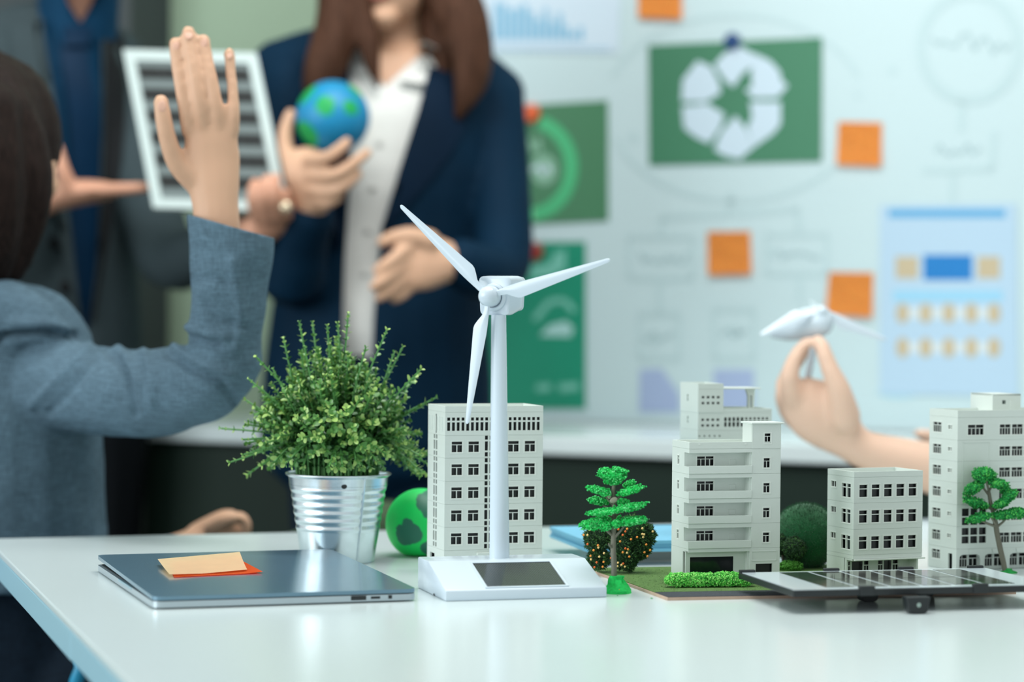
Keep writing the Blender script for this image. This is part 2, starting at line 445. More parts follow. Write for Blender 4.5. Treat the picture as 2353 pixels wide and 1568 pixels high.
# ring poster
q = [(1150, 246), (1397, 231), (1398, 507), (1150, 520)]
t = sheet('ring_poster', 'green poster with a bright green ring diagram, half hidden by the navy blazer', 'poster', q, mat('leaf_green_print', (66, 120, 86), 0.6, var=0.06, vscale=3))
bm = NB(); stroke(bm, ring_pts(1215, 385, 98, 108, -75, 85, 40), 30, OFFP, OFFP + 0.0003); obj('ring_segment', bm, mat('bright_green_print', (72, 178, 122), 0.6), t)
bm = NB(); stroke(bm, ring_pts(1215, 385, 98, 108, 85, 112, 12), 30, OFFP, OFFP + 0.0003); obj('ring_segment', bm, mat('pale_green_print', (150, 196, 160), 0.6), t)
bm = NB(); M_gl = mat('grey_green_print', (128, 172, 148), 0.6)
stroke(bm, [(1218, 318), (1224, 352), (1238, 316), (1242, 350)], 8, OFFP, OFFP + 0.0003)
flat(bm, oval(1250, 390, 30, 36), OFFP, OFFP + 0.0003); obj('ring_text', bm, M_gl, t)
bm = NB(); stroke(bm, [(1222, 392), (1236, 380), (1246, 400), (1258, 382), (1266, 396)], 7, OFFP + 0.0003, OFFP + 0.0006); obj('ring_number', bm, M_wp, t)
# emerald poster
q = [(1120, 558), (1346, 556), (1346, 940), (1120, 940)]
t = sheet('emerald_poster', 'tall emerald green poster with pale icons behind the wind turbine', 'poster', q, mat('emerald_print', (0, 134, 104), 0.6, var=0.08, vscale=4))
M_mint = mat('mint_print', (110, 182, 164), 0.6)
bm = NB(); flat(bm, [(1216, 640), (1222, 612), (1262, 606), (1276, 580), (1300, 574), (1300, 618), (1268, 636)], OFFP, OFFP + 0.0003); obj('poster_icon', bm, M_mint, t)
bm = NB(); stroke(bm, [(1228, 736), (1252, 706), (1262, 694), (1296, 690), (1320, 716)], 14, OFFP, OFFP + 0.0003); obj('poster_icon', bm, M_mint, t)
bm = NB(); flat(bm, [(1240, 772), (1262, 748), (1300, 738), (1318, 754), (1312, 774)], OFFP, OFFP + 0.0003); obj('poster_icon', bm, mat('pale_mint_print', (162, 204, 200), 0.6), t)
bm = NB(); stroke(bm, [(1232, 892), (1266, 890)], 16, OFFP, OFFP + 0.0003); stroke(bm, [(1285, 892), (1330, 888)], 18, OFFP, OFFP + 0.0003); obj('poster_lettering', bm, M_mint, t)
# calendar sheet
q = [(2022, 472), (2335, 468), (2340, 912), (2022, 905)]
t = sheet('planning_sheet', 'pale blue planning sheet with blue and beige blocks, above the tall model building', 'poster', q, M_paper_blue)
M_hdr = mat('sky_blue_print', (88, 160, 204), 0.6); M_blue = mat('strong_blue_print', (0, 116, 186), 0.6); M_beige = mat('beige_print', (188, 172, 142), 0.7); M_pb = mat('light_blue_print', (146, 198, 224), 0.7)
for nm, rc, m in (('header_bar', (2042, 481, 2310, 500), M_hdr), ('blue_block', (2122, 586, 2234, 644), M_blue), ('beige_block', (2058, 590, 2110, 640), M_beige), ('beige_block', (2246, 590, 2298, 640), M_beige), ('pale_bar', (2052, 668, 2304, 692), M_pb)):
    bm = NB(); flat(bm, rect(*rc), OFFP, OFFP + 0.0003); obj(nm, bm, m, t)
for y in (720, 799):
    bm = NB(); flat(bm, rect(2060, y - 12, 2298, y + 12), OFFP, OFFP + 0.0002); obj('pale_band', bm, mat('greyish_beige_print', (204, 214, 218), 0.7), t)
    for x in (2074, 2127, 2180, 2232, 2284):
        bm = NB(); flat(bm, oval(x, y, 15, 23), OFFP + 0.0002, OFFP + 0.0005); obj('beige_oval', bm, M_beige, t)
# sticky notes on the board
for i, (lab, quad_) in enumerate((('orange sticky note at the top edge, above the recycling poster', [(1466, -55), (1568, -55), (1566, 44), (1466, 40)]),
        ('orange sticky note right of the recycling poster', [(1926, 280), (2027, 282), (2024, 382), (1922, 378)]),
        ('orange sticky note below the recycling poster between two drawn boxes', [(1625, 533), (1724, 532), (1726, 630), (1627, 632)]),
        ('orange sticky note behind the hand-held white turbine', [(1905, 626), (2007, 627), (2003, 730), (1897, 722)]))):
    c = B(quad_[0][0] / 2 + quad_[2][0] / 2, quad_[0][1] / 2 + quad_[2][1] / 2, 0)
    bm = NB(); g = quad_uv(quad_); n = 5; rows = []
    for jj in range(n + 1):
        rows.append([B(*g(ii / n, jj / n), 0.0012 + 0.006 * (jj / n) ** 2) for ii in range(n + 1)])
    vv = [[bm.verts.new(p) for p in r_] for r_ in rows]
    for a in range(n):
        for b in range(n): bm.faces.new((vv[a][b], vv[a][b + 1], vv[a + 1][b + 1], vv[a + 1][b]))
    bmesh.ops.solidify(bm, geom=bm.faces[:], thickness=0.0008)
    o = obj('sticky_note', bm, M_orange_note, origin=c); tag(o, lab, 'sticky note', 'orange sticky notes on the whiteboard')
    bm = NB(); stroke(bm, [g(0.25, 0.35), g(0.4, 0.25), g(0.5, 0.5), g(0.65, 0.35), g(0.75, 0.55)], 4, 0.0045, 0.0048)
    obj('note_writing', bm, mat('deep_orange_ink', (250, 158, 66), 0.7), o)
# magnets
for lab, x, y, r_, rgb in (('dark blue round magnet on top of the recycling poster', 1684, 95, 19, (0, 58, 112)),
        ('orange red magnet on the ring poster', 1222, 260, 21, (214, 92, 40)), ('dark red magnet on the emerald poster', 1230, 578, 21, (140, 36, 22))):
    c = B(x, y, OFFP); rm = r_ / FPX * proj(c)[2]
    bm = NB(); lathe(bm, [(0, 0), (rm, 0), (rm * 1.02, 0.003), (rm * 0.98, 0.006), (rm * 0.8, 0.0078), (rm * 0.75, 0.0072), (rm * .4, 0.0084), (0, 0.0086)], 24)
    q_ = BN.to_track_quat('Z', 'Y'); bm.transform(Matrix.Translation(c) @ q_.to_matrix().to_4x4())
    o = obj('magnet', bm, mat('magnet_plastic', rgb, 0.35), smooth=True, origin=c); tag(o, lab, 'magnet', 'round magnets on the posters')

# ------------------------------------------------------------------ white meeting table
def line_x(a, b, c, d):
    a, b, c, d = [V(p[:2]) for p in (a, b, c, d)]
    r, s = b - a, d - c; k = ((c - a).x * s.y - (c - a).y * s.x) / (r.x * s.y - r.y * s.x); p = a + r * k
    return V((p.x, p.y, ZT))
e1, e2 = T(297, 1568, ZT), T(0, 1269, ZT); b1, b2 = T(0, 1238, ZT), T(660, 1224, ZT)
cBL = line_x(e1, e2, b1, b2); dirb = (b2 - b1).normalized(); dirl = (e1 - e2).normalized()
cBR = cBL + dirb * 1.32; cFL = cBL + dirl * 1.15; cFR = cBR + dirl * 1.15
tb = thing('meeting_table', 'white meeting table with a pale blue edge under all the models', 'table', (cBL + cFR) / 2 - V((0, 0, ZT)))
obj('tabletop', bevel(prism(NB(), [p - V((0, 0, 0.006)) for p in (cFL, cFR, cBR, cBL)], (0, 0, 0.006)), 0.0012), M_top, tb)
inn = (dirb * 0.004, -dirl * 0.004)
for a, b, nn in ((cBL, cFL, dirb), (cFL, cFR, -dirl), (cFR, cBR, -dirb), (cBR, cBL, dirl)):
    dn = (b - a); ln = dn.length; dn.normalize()
    for s0, s1 in ((0.0, 0.58), (0.5815, 1.0)):
        p, q = a + dn * ln * s0, a + dn * ln * s1
        dz = 0.023 if s0 == 0 else 0.0222
        obj('edge_band', bevel(prism(NB(), [p + V((0, 0, -0.006)), q + V((0, 0, -0.006)), q + nn * 0.012 + V((0, 0, -0.006)), p + nn * 0.012 + V((0, 0, -0.006))], (0, 0, -dz)), 0.0012), M_edge, tb)
obj('core_board', prism(NB(), [p - V((0, 0, 0.026)) for p in (cFL + (dirb - dirl) * 0.0125, cFR + (-dirb - dirl) * 0.0125, cBR + (-dirb + dirl) * 0.0125, cBL + (dirb + dirl) * 0.0125)], (0, 0, 0.0195)), M_edge, tb)
for sx, sy in ((0.12, 0.12), (0.93, 0.12), (0.12, 0.9), (0.93, 0.9)):
    c = cBL + dirb * 1.32 * sx + dirl * 1.15 * sy
    obj('leg', tube(NB(), [(c.x, c.y, 0.0), (c.x, c.y, ZT - 0.026)], 0.022, 14, cap=False), M_alu, tb, smooth=True)
# ------------------------------------------------------------------ wind turbine on its solar base
M_wplast = mat('glossy_white_plastic', (205, 218, 228), 0.22, spec=0.5)
M_cell = mat('dark_solar_film', (34, 40, 40), 0.12, spec=0.4, var=0.15, vscale=90, stretch=(1, 0.2, 1), coat=0.1)
FL_ = T(1024, 1383, ZT); FR_ = T(1399, 1375, ZT)
th = math.atan2(FR_.y - FL_.y, FR_.x - FL_.x) + R(2.2); BW = (FR_ - FL_).length; BD = 0.096
wt = thing('wind_turbine', 'white toy wind turbine with three blades on a white solar-panel base', 'wind turbine', FL_, th)
Hb, Hf = 0.0268, 0.0088
def turb_mesh():
    bm = NB(); ins = 0.0
    prof = [(0, 0), (0, Hf), (0.060, Hb), (BD, Hb), (BD, 0)]
    pts = []
    xin = lambda z: 0.0175 * (z / Hb) if z > Hf else 0.0175 * (z / Hb) * 0.2
    L = [bm.verts.new((0.0, y, z)) for y, z in prof]; Q = [bm.verts.new((BW, y, z)) for y, z in prof]
    bm.faces.new(L); bm.faces.new(Q[::-1])
    for i in range(5): bm.faces.new((L[i], Q[i], Q[(i + 1) % 5], L[(i + 1) % 5]))
    return bevel(bm, 0.0012, 2)
obj('base', turb_mesh(), M_wplast, wt, world=False, smooth=True)
sl = math.atan2(Hb - Hf, 0.060); sll = math.hypot(0.060, Hb - Hf)
Ms = Matrix.Translation((0, 0, Hf)) @ Matrix.Rotation(sl, 4, 'X')
bm = NB(); x0, x1, y0, y1 = 0.262 * BW, 0.752 * BW, 0.07 * sll, 0.87 * sll
for r_ in ((x0 - .002, x0, y0 - .002, y1 + .002), (x1, x1 + .002, y0 - .002, y1 + .002), (x0, x1, y0 - .002, y0), (x0, x1, y1, y1 + .002)):
    bx(bm, *r_, -0.0004, 0.0009, Ms)
obj('panel_bezel', bm, M_wplast, wt, world=False)
bm = bx(NB(), x0, x1, y0, y1, -0.0004, 0.0003, Ms)
pn = obj('solar_panel', bm, M_cell, wt, world=False)
bm = NB()
for i in range(46):
    x = x0 + (x1 - x0) * (i + 0.5) / 46; bx(bm, x - 0.00012, x + 0.00012, y0 + .001, y1 - .001, 0.0003, 0.00036, Ms)
g_ = obj('contact_lines', bm, mat('grey_contact_lines', (92, 98, 96), 0.4), pn, world=False); g_['kind'] = 'stuff'
bm = bx(NB(), -0.0003, 0.0002, 0.036, 0.040, 0.0005, 0.002); obj('switch_notch', bm, M_black, wt, world=False)
# tower
tw = wt.matrix_basis.inverted() if False else wm(wt).inverted()
tz = ZT + Hb
tp = T(1146, 1281, tz); tl_ = tw @ tp
yb = 0.0765
tl_ = V((tl_.x, yb, Hb))
hub_d = proj(wm(wt) @ V((tl_.x, yb - 0.014, 0)))[2]
hub = P(1124, 681, hub_d)
top_z = P(1143, 724, proj(wm(wt) @ tl_)[2]).z - ZT
txt = (tw @ P(1143, 724, proj(wm(wt) @ tl_)[2])).x
obj('tower', tube(NB(), [(tl_.x, yb, Hb - 0.001), (tl_.x, yb, Hb + 0.0005), (txt, yb, top_z)], [0.0086, 0.0086, 0.0064], 28, wax=(1, 0, 0), cap=False), M_wplast, wt, world=False, smooth=True)
# nacelle: local frame looking along -y
ya = R(-17)
nn_ = V((-math.sin(R(23)), -math.cos(R(23)), 0.0)); rx_ = V((math.cos(R(23)), -math.sin(R(23)), 0)); uz_ = V((0, 0, 1))
Mn = Matrix(((rx_.x, -nn_.x, 0, hub.x), (rx_.y, -nn_.y, 0, hub.y), (0, 0, 1, hub.z), (0, 0, 0, 1)))
s17 = 1.0
bm = NB()
prof = [(0.0075, 0.92, 0.0), (0.0085, 1.0, 0.0), (0.020, 1.0, 0.0006), (0.034, 0.97, 0.0012), (0.044, 0.90, 0.0016), (0.046, 0.80, 0.0016)]
rings = []
for y, s_, up in prof:
    w2, h2 = 0.0148 * s_, 0.0160 * s_; r = 0.004 * s_; ring = []
    bot = -0.0135 if y > 0.03 else -0.0160
    for cx, cz, a0 in ((w2 - r, h2 - r + 0.001 + up, 0), (-w2 + r, h2 - r + 0.001 + up, 90), (-w2 * 0.9 + r, bot * s_ + r, 180), (w2 * 0.9 - r, bot * s_ + r, 270)):
        for k in range(4): ring.append(bm.verts.new(Mn @ V((cx + 0.0015 + r * math.cos(R(a0 + 30 * k)), y, cz + r * math.sin(R(a0 + 30 * k))))))
    rings.append(ring)
for a, b in zip(rings, rings[1:]):
    for k in range(16): bm.faces.new((a[k], a[(k + 1) % 16], b[(k + 1) % 16], b[k]))
bm.faces.new(rings[0]); bm.faces.new(rings[-1])
nac = obj('nacelle', bm, M_wplast, wt, smooth=True)
bm = NB(); lathe(bm, [(0.0118, -0.001), (0.0118, 0.0016), (0.0110, 0.0026), (0.0098, 0.0030), (0.0090, 0.0026), (0.0090, -0.001)], 36)
bm.transform(Mn @ Matrix.Translation((0.0008, 0.0075, -0.0008)) @ Matrix.Rotation(R(90), 4, 'X')); obj('collar_ring', bm, M_wplast, nac, smooth=True)
bm = NB(); lathe(bm, [(0.0088, -0.0075), (0.0090, 0.0), (0.0084, 0.004), (0.0066, 0.0072), (0.0038, 0.0094), (0, 0.0102)], 32)
bm.transform(Mn @ Matrix.Rotation(R(90), 4, 'X')); obj('hub', bm, M_wplast, wt, smooth=True)
def blade_bm(length):
    """lies along +z, chord on x; wide shoulder near the root, rounded tip"""
    st = [(0.006, -0.0028, 0.0022), (0.012, -0.0030, 0.0024), (0.017, -0.0033, 0.0030), (0.022, -0.0036, 0.0062), (0.026, -0.0038, 0.0084), (0.029, -0.0039, 0.0090), (0.033, -0.0040, 0.0087)]
    for i in range(1, 9):
        t = i / 8; st.append((0.033 + (length - 0.0352) * t, -0.0040 + 0.0022 * t, 0.0087 - 0.0069 * t))
    z1 = length; st += [(z1 - 0.0010, -0.0013, 0.0014), (z1 - 0.0002, -0.0006, 0.0008)]
    bm = NB(); rings = []
    for z, a, b in st:
        t = z / length; thk = 0.0011 * (1 - 0.5 * t); c = (a + b) / 2
        tw_ = R(5) * (1 - t)
        ring = []
        for x, y in ((a, 0), (a * .8 + b * .2, -thk), (c, -thk * 1.1), (a * .2 + b * .8, -thk * .6), (b, 0), (a * .2 + b * .8, thk * .4), (c, thk * .8), (a * .8 + b * .2, thk * .8)):
            ring.append(bm.verts.new((x * math.cos(tw_), y + x * math.sin(tw_) * 0.5, z)))
        rings.append(ring)
    for p, q in zip(rings, rings[1:]):
        for k in range(8): bm.faces.new((p[k], p[(k + 1) % 8], q[(k + 1) % 8], q[k]))
    bm.faces.new(rings[0]); bm.faces.new(rings[-1]); return bm
for ex, ey in ((920, 472), (1402, 597), (1073, 975)):
    # aim each blade at its tip within the rotor plane
    r = ray(ex, ey); hp = hub + nn_ * 0.0015
    tip = CAM + r * ((hp - CAM).dot(nn_) / r.dot(nn_)); dv = tip - hp; L = dv.length; dv.normalize()
    xx = dv.cross(nn_) * -1.0
    xx = nn_.cross(dv) * -1.0
    Mb = Matrix(((xx.x, -nn_.x, dv.x, hp.x), (xx.y, -nn_.y, dv.y, hp.y), (xx.z, -nn_.z, dv.z, hp.z), (0, 0, 0, 1)))
    bm = blade_bm(L); bm.transform(Mb); obj('blade', bm, M_wplast, wt, smooth=True)

# ------------------------------------------------------------------ laptop
M_lap = mat('blue_grey_anodised_lid', (104, 136, 154), 0.17, metal=0.35, spec=0.6, var=0.03, vscale=40)
M_lap_side = mat('silver_anodised_side', (176, 188, 194), 0.34, metal=0.6)
NLp, NRp = T(352, 1402, ZT), T(962, 1388, ZT); FLp = T(218, 1317, ZT)
ex_ = (NRp - NLp).normalized(); LW = (NRp - NLp).length * 1.012; LD = 0.283
tl2 = math.atan2(ex_.y, ex_.x); ey_ = V((-ex_.y, ex_.x, 0))
ang = math.atan2((FLp - NLp).dot(-ex_), (FLp - NLp).dot(ey_))
th2 = tl2 + 0.85 * ang
lp = thing('laptop', 'closed grey-blue laptop with a slightly raised lid, left of the wind turbine', 'laptop', NLp, th2)
def rrect(x0, x1, y0, y1, r, z0, z1, k=5):
    pts = []
    for cx, cy, a0 in ((x1 - r, y1 - r, 0), (x0 + r, y1 - r, 90), (x0 + r, y0 + r, 180), (x1 - r, y0 + r, 270)):
        for i in range(k + 1): pts.append((cx + r * math.cos(R(a0 + 90 * i / k)), cy + r * math.sin(R(a0 + 90 * i / k)), z0))
    return prism(NB(), pts, (0, 0, z1 - z0))
def edge_round(bm, wd, seg=2):
    es = [e for e in bm.edges if len(e.link_faces) == 2 and e.calc_face_angle(0) > R(60)]
    bmesh.ops.recalc_face_normals(bm, faces=bm.faces[:])
    bmesh.ops.bevel(bm, geom=es, offset=wd, segments=seg, profile=0.5, affect='EDGES', clamp_overlap=True); return bm
bs = obj('laptop_base', edge_round(rrect(0, LW, 0, LD, 0.008, 0.0012, 0.0062), 0.0008), M_lap_side, lp, world=False, smooth=True)
M_dk = mat('dark_gap', (30, 36, 38), 0.5)
obj('keyboard_deck', rrect(0.003, LW - 0.003, 0.003, LD - 0.003, 0.006, 0.0060, 0.0068), M_dk, lp, world=False)
lid = edge_round(rrect(0, LW, 0, LD, 0.008, 0.0, 0.0031), 0.0010)
op = math.atan2(0.0046, LD)
lid.transform(Matrix.Translation((0, 0, 0.0071)) @ Matrix.Rotation(op, 4, 'X'))
obj('laptop_lid', lid, M_lap, lp, world=False, smooth=True)
bm = NB()
for x0, x1, y0, y1 in ((0.02, 0.05, 0.02, 0.03), (LW - 0.05, LW - 0.02, 0.02, 0.03), (0.02, 0.05, LD - 0.03, LD - 0.02), (LW - 0.05, LW - 0.02, LD - 0.03, LD - 0.02)):
    b_ = bx(NB(), x0, x1, y0, y1, 0, 0.0012); obj('rubber_foot', b_, M_black, lp, world=False)
bm.free()
for nm, x0, x1, z0, z1 in (('usb_port', 0.1625, 0.1755, 0.0024, 0.0060), ('slim_port', 0.1792, 0.1875, 0.0029, 0.0053), ('audio_jack', 0.1940, 0.1976, 0.0026, 0.0059)):
    b_ = bevel(bx(NB(), x0 * LW / .2187, x1 * LW / .2187, -0.00025, 0.002, z0, z1), 0.0006 if nm != 'usb_port' else 0.0002, 2); obj(nm, b_, M_black, lp, world=False)
nb_ = bevel(bx(NB(), -0.0004, 0.0030, 0.10, 0.165, 0.0040, 0.0064), 0.0004); obj('lid_notch', nb_, mat('pale_blue_notch', (150, 180, 192), 0.3, metal=0.5), lp, world=False)

# ------------------------------------------------------------------ orange note lying curled on the laptop
lidz = ZT + 0.0125
A_, B_, C_, D_ = T(400, 1327, lidz), T(604, 1318, lidz), T(556, 1291, lidz), T(362, 1302, lidz)
nt_ = thing('sticky_note', 'pale orange sticky note curled on the laptop lid, over a bright orange one', 'sticky note', (A_ + B_ + C_ + D_) / 4)
def curl(bm, q, zf, n=10, thk=0.0003):
    vv = []
    for j in range(n + 1):
        v = j / n
        vv.append([bm.verts.new(((q[0] * (1 - u) + q[1] * u) * (1 - v) + (q[3] * (1 - u) + q[2] * u) * v) + V((0, 0, zf(u, v)))) for u in [i / n for i in range(n + 1)]])
    for a in range(n):
        for b in range(n): bm.faces.new((vv[a][b], vv[a][b + 1], vv[a + 1][b + 1], vv[a + 1][b]))
    bmesh.ops.solidify(bm, geom=bm.faces[:], thickness=-thk); return bm
lw = lambda p: 0.0046 * ((wm(lp).inverted() @ p).y) / LD + 0.0102 + ZT - lidz
tilt = lambda u, v: (lw(A_) * (1 - u) + lw(B_) * u) * (1 - v) + (lw(D_) * (1 - u) + lw(C_) * u) * v + 0.0004
obj('upper_sheet', curl(NB(), (A_ + V((-.004, .002, 0)), B_ + V((-0.014, 0.006, 0)), C_ + V((-.002, .0, 0)), D_), lambda u, v: tilt(u, v) + 0.0012 + 0.0022 * abs(u - 0.45) * (1 - v) + 0.0052 * v ** 1.5 * (0.5 + 0.6 * u) + 0.0012 * (1 - u) * v), mat('pale_orange_paper', (252, 224, 180), 0.8, var=0.02, vscale=60), nt_, smooth=True)
obj('lower_sheet', curl(NB(), (A_, B_, C_ + V((0.000, -0.013, 0)), D_ + V((0.012, -.012, 0))), lambda u, v: tilt(u, v) + 0.0002 + 0.0022 * max(0, u - 0.75) * 2), mat('vivid_orange_paper', (250, 98, 22), 0.7), nt_, smooth=True)

# ------------------------------------------------------------------ galvanised pot with the artificial plant
M_zinc = mat('galvanised_zinc', (222, 232, 236), 0.27, metal=1.0, var=0.06, vscale=70, bump=0.05, bscale=120)
pc = T(776, 1290, ZT); pd = proj(pc)[2]
ptp = (P(657, 1090, pd) - P(893, 1090, pd)).length / 2; pb = 0.0345; ph = P(775, 1088, pd).z - ZT
pot = thing('potted_plant', 'artificial bushy green plant in a ribbed galvanised metal pot', 'plant', pc)
prof = [(0, 0.0015), (pb - 0.003, 0.0015), (pb - 0.0015, 0), (pb, 0.0005), (pb, 0.002)]
for i in range(1, 90):
    t = i / 90; r = pb + (ptp - 0.0015 - pb) * t; rb = 0.0
    if 0.36 < t < 0.92: rb = 0.00042 * math.sin((t - 0.36) / 0.56 * math.pi * 2 * 6.0)
    prof.append((r + rb, 0.002 + (ph - 0.004) * t))
prof += [(ptp, ph - 0.0016), (ptp + 0.0014, ph - 0.0008), (ptp + 0.0014, ph + 0.0006), (ptp, ph + 0.001), (ptp - 0.0012, ph), (ptp - 0.0025, ph - 0.012)]
obj('pot', lathe(NB(), prof, 72), M_zinc, pot, world=False, smooth=True)
bm = NB(); lathe(bm, [(0, ph - 0.008), (ptp - 0.0018, ph - 0.010)], 40); obj('soil', bm, mat('dark_filler', (26, 34, 24), 0.9), pot, world=False)
ang_h = math.atan2(-1, 0) + 0.19
def on_pot(a, z, dr=0.0): t = z / ph; r = pb + (ptp - 0.0015 - pb) * t + dr; return V((r * math.cos(a), r * math.sin(a), z))
bm = NB(); hp = on_pot(ang_h, ph * 0.90, 0.0002); ell(bm, (0, 0, 0), (0.0031, 0.0006, 0.0031)); bm.transform(Matrix.Translation(hp) @ Matrix.Rotation(ang_h + R(90), 4, 'Z')); obj('drain_hole', bm, M_black, pot, world=False)
bm = NB(); a_ = math.atan2(-1, 0) + 0.62
tube(bm, [on_pot(a_, ph * t, 0.0003) for t in (0.02, 0.3, 0.6, 0.97)], (0.0010), 6); obj('seam', bm, M_zinc, pot, world=False, smooth=True)

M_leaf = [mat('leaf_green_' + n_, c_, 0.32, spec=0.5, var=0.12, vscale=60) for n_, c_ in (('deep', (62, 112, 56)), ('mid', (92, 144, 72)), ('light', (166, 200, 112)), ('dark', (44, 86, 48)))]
M_stem = mat('stem_green', (84, 142, 76), 0.5)
def leaf_bm():
    bm = NB(); v = [bm.verts.new(c) for c in ((0, 0, 0), (-0.30, 0.3, 0.07), (-0.36, 0.62, 0.10), (-0.2, 0.93, 0.05), (0, 1.0, 0.0), (0.2, 0.93, 0.05), (0.36, 0.62, 0.10), (0.30, 0.3, 0.07), (0, 0.5, 0.0))]
    for i in range(8): bm.faces.new((v[8], v[i], v[(i + 1) % 8]))
    return bm
leaf_me = []
for k, m in enumerate(M_leaf):
    me = mesh_of('leaf', leaf_bm()); me.materials.append(m); me.polygons.foreach_set('use_smooth', [True] * len(me.polygons)); leaf_me.append(me)
rp = random.Random(11)
tips = [(800, 722), (688, 742), (718, 742), (752, 750), (776, 745), (652, 780), (590, 822), (572, 872), (508, 985), (565, 920), (530, 1062), (560, 1010), (888, 760), (925, 798), (905, 812), (966, 850), (1000, 915), (975, 930), (960, 862), (628, 850), (700, 800), (840, 800), (860, 880), (560, 1045), (650, 1040), (612, 1058), (760, 850), (812, 960), (590, 960)]
stems = []
for x, y in tips:
    d = pd + rp.uniform(-0.05, 0.01); stems.append((wm(pot).inverted() @ P(x, y, d), True))
for i in range(360):
    a = rp.uniform(0, 2 * math.pi); el = math.asin(rp.uniform(-0.10, 1.0))
    rx2, rz2 = 0.089, 0.126
    k = rp.uniform(0.70, 1.0)
    ox = -0.002 - 0.012 * math.cos(a + 0.3) * 0
    if math.sin(a) < -0.5: el = max(el, 0.04)
    tpos = V((rx2 * math.cos(el) * math.cos(a) * k + ox, rx2 * 0.85 * math.cos(el) * math.sin(a) * k, ph + 0.006 + rz2 * math.sin(el) * k * (0.96 if math.cos(a) < 0.4 else 0.86)))
    stems.append((tpos, False))
leaves = []; bms = NB()
for tip, wild in stems:
    a = math.atan2(tip.y, tip.x); rr_ = math.hypot(tip.x, tip.y)
    b0 = V((math.cos(a) * min(rr_, ptp) * 0.62 + rp.uniform(-.008, .008), math.sin(a) * min(rr_, ptp) * 0.62 + rp.uniform(-.006, .006), ph - 0.008))
    mid = b0.lerp(tip, 0.5) + V((-0.25 * (tip.x - b0.x), -0.25 * (tip.y - b0.y), 0.010 + 0.02 * max(0, 1 - (tip.z - ph) / 0.06) * (1.1 if not wild else 0.9)))
    pts = [V(p) for p in smoothpath([b0, mid, tip], 5)]
    tube(bms, pts, [0.0011] * 3 + [0.0009] * (len(pts) - 3), 5, cap=False)
    L = sum((q - p).length for p, q in zip(pts, pts[1:])); n = max(5, int(L / (0.0085 if wild else 0.0056))); tw_ = rp.uniform(0, 3.14)
    for j in range(n):
        t = 0.20 + 0.80 * (j + rp.uniform(-.2, .2)) / (n - 1)
        if wild: t = 0.25 + 0.75 * j / (n - 1)
        t = min(0.999, max(0.2, t)); f = t * (len(pts) - 1); i = min(int(f), len(pts) - 2); p = pts[i].lerp(pts[i + 1], f - i); dr = (pts[i + 1] - pts[i]).normalized()
        tw_ += R(90); sz = rp.uniform(0.0054, 0.0084) * (1.0 - 0.3 * (t > 0.9)) * (0.8 if wild else 1)
        for s in ((0, math.pi) if t < 0.97 else (0, 2.1, 4.2)):
            x = dr.orthogonal().normalized(); y = dr.cross(x); an = tw_ + s + rp.uniform(-.3, .3)
            out = (x * math.cos(an) + y * math.sin(an)); up = (out * 0.85 + dr * (0.45 if t < 0.9 else 0.8)).normalized()
            sd = up.cross(dr).normalized(); nz = sd.cross(up)
            Ml = Matrix(((sd.x, up.x, nz.x, p.x), (sd.y, up.y, nz.y, p.y), (sd.z, up.z, nz.z, p.z), (0, 0, 0, 1)))
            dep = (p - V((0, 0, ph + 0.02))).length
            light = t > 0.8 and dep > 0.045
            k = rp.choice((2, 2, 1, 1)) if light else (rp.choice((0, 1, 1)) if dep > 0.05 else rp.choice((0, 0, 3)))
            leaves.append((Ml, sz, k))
o = obj('stems', bms, M_stem, pot, world=False, smooth=True); o['kind'] = 'stuff'
def leaf_score(l):
    w_ = wm(pot) @ l[0].translation
    return (w_ - CAM).length - 0.6 * math.hypot(l[0].translation.x, l[0].translation.z - ph - 0.03) - l[1] * 4
leaves.sort(key=leaf_score)
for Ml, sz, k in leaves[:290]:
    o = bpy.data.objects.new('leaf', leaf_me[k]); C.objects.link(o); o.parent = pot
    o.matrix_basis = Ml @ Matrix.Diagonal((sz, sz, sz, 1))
bm = NB()
for Ml, sz, k in leaves[290:]:
    M2 = Ml @ Matrix.Diagonal((sz, sz, sz, 1))
    v = [bm.verts.new(M2 @ V(c)) for c in ((0, 0, 0), (-0.34, 0.45, 0.09), (-0.2, 0.93, 0.05), (0.2, 0.93, 0.05), (0.34, 0.45, 0.09), (0, 0.5, 0.0))]
    for i in range(5):
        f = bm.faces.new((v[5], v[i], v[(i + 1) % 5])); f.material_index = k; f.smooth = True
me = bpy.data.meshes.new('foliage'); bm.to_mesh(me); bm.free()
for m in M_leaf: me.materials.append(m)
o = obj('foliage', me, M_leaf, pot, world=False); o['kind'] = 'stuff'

# ------------------------------------------------------------------ balls
M_glb = spot_mat('green_globe_foam', (0, 216, 98), (36, 112, 90), [((-0.45, -1, -0.30), 0.42), ((0.55, -0.75, 0.75), 0.62), ((0.35, -0.8, -0.65), 0.26), ((0.2, 0.9, 0.2), 0.7)], 0.5, 0.7, 1.9)
gp = T(966, 1279, ZT); gd = proj(gp)[2]; gr = 82 / FPX * gd
bm = NB(); ell(bm, (0, 0, 0), (gr, gr, gr), seg=40, rings=24)
for v in bm.verts:
    if v.co.z < -0.86 * gr: v.co.z = -0.86 * gr - (-v.co.z - 0.86 * gr) * 0.2
o = obj('globe_ball', bm, M_glb, world=False, smooth=2, loc=(gp.x, gp.y + 0.01, ZT + gr * 0.888)); tag(o, 'bright green foam globe with dark green continents beside the metal pot', 'ball')
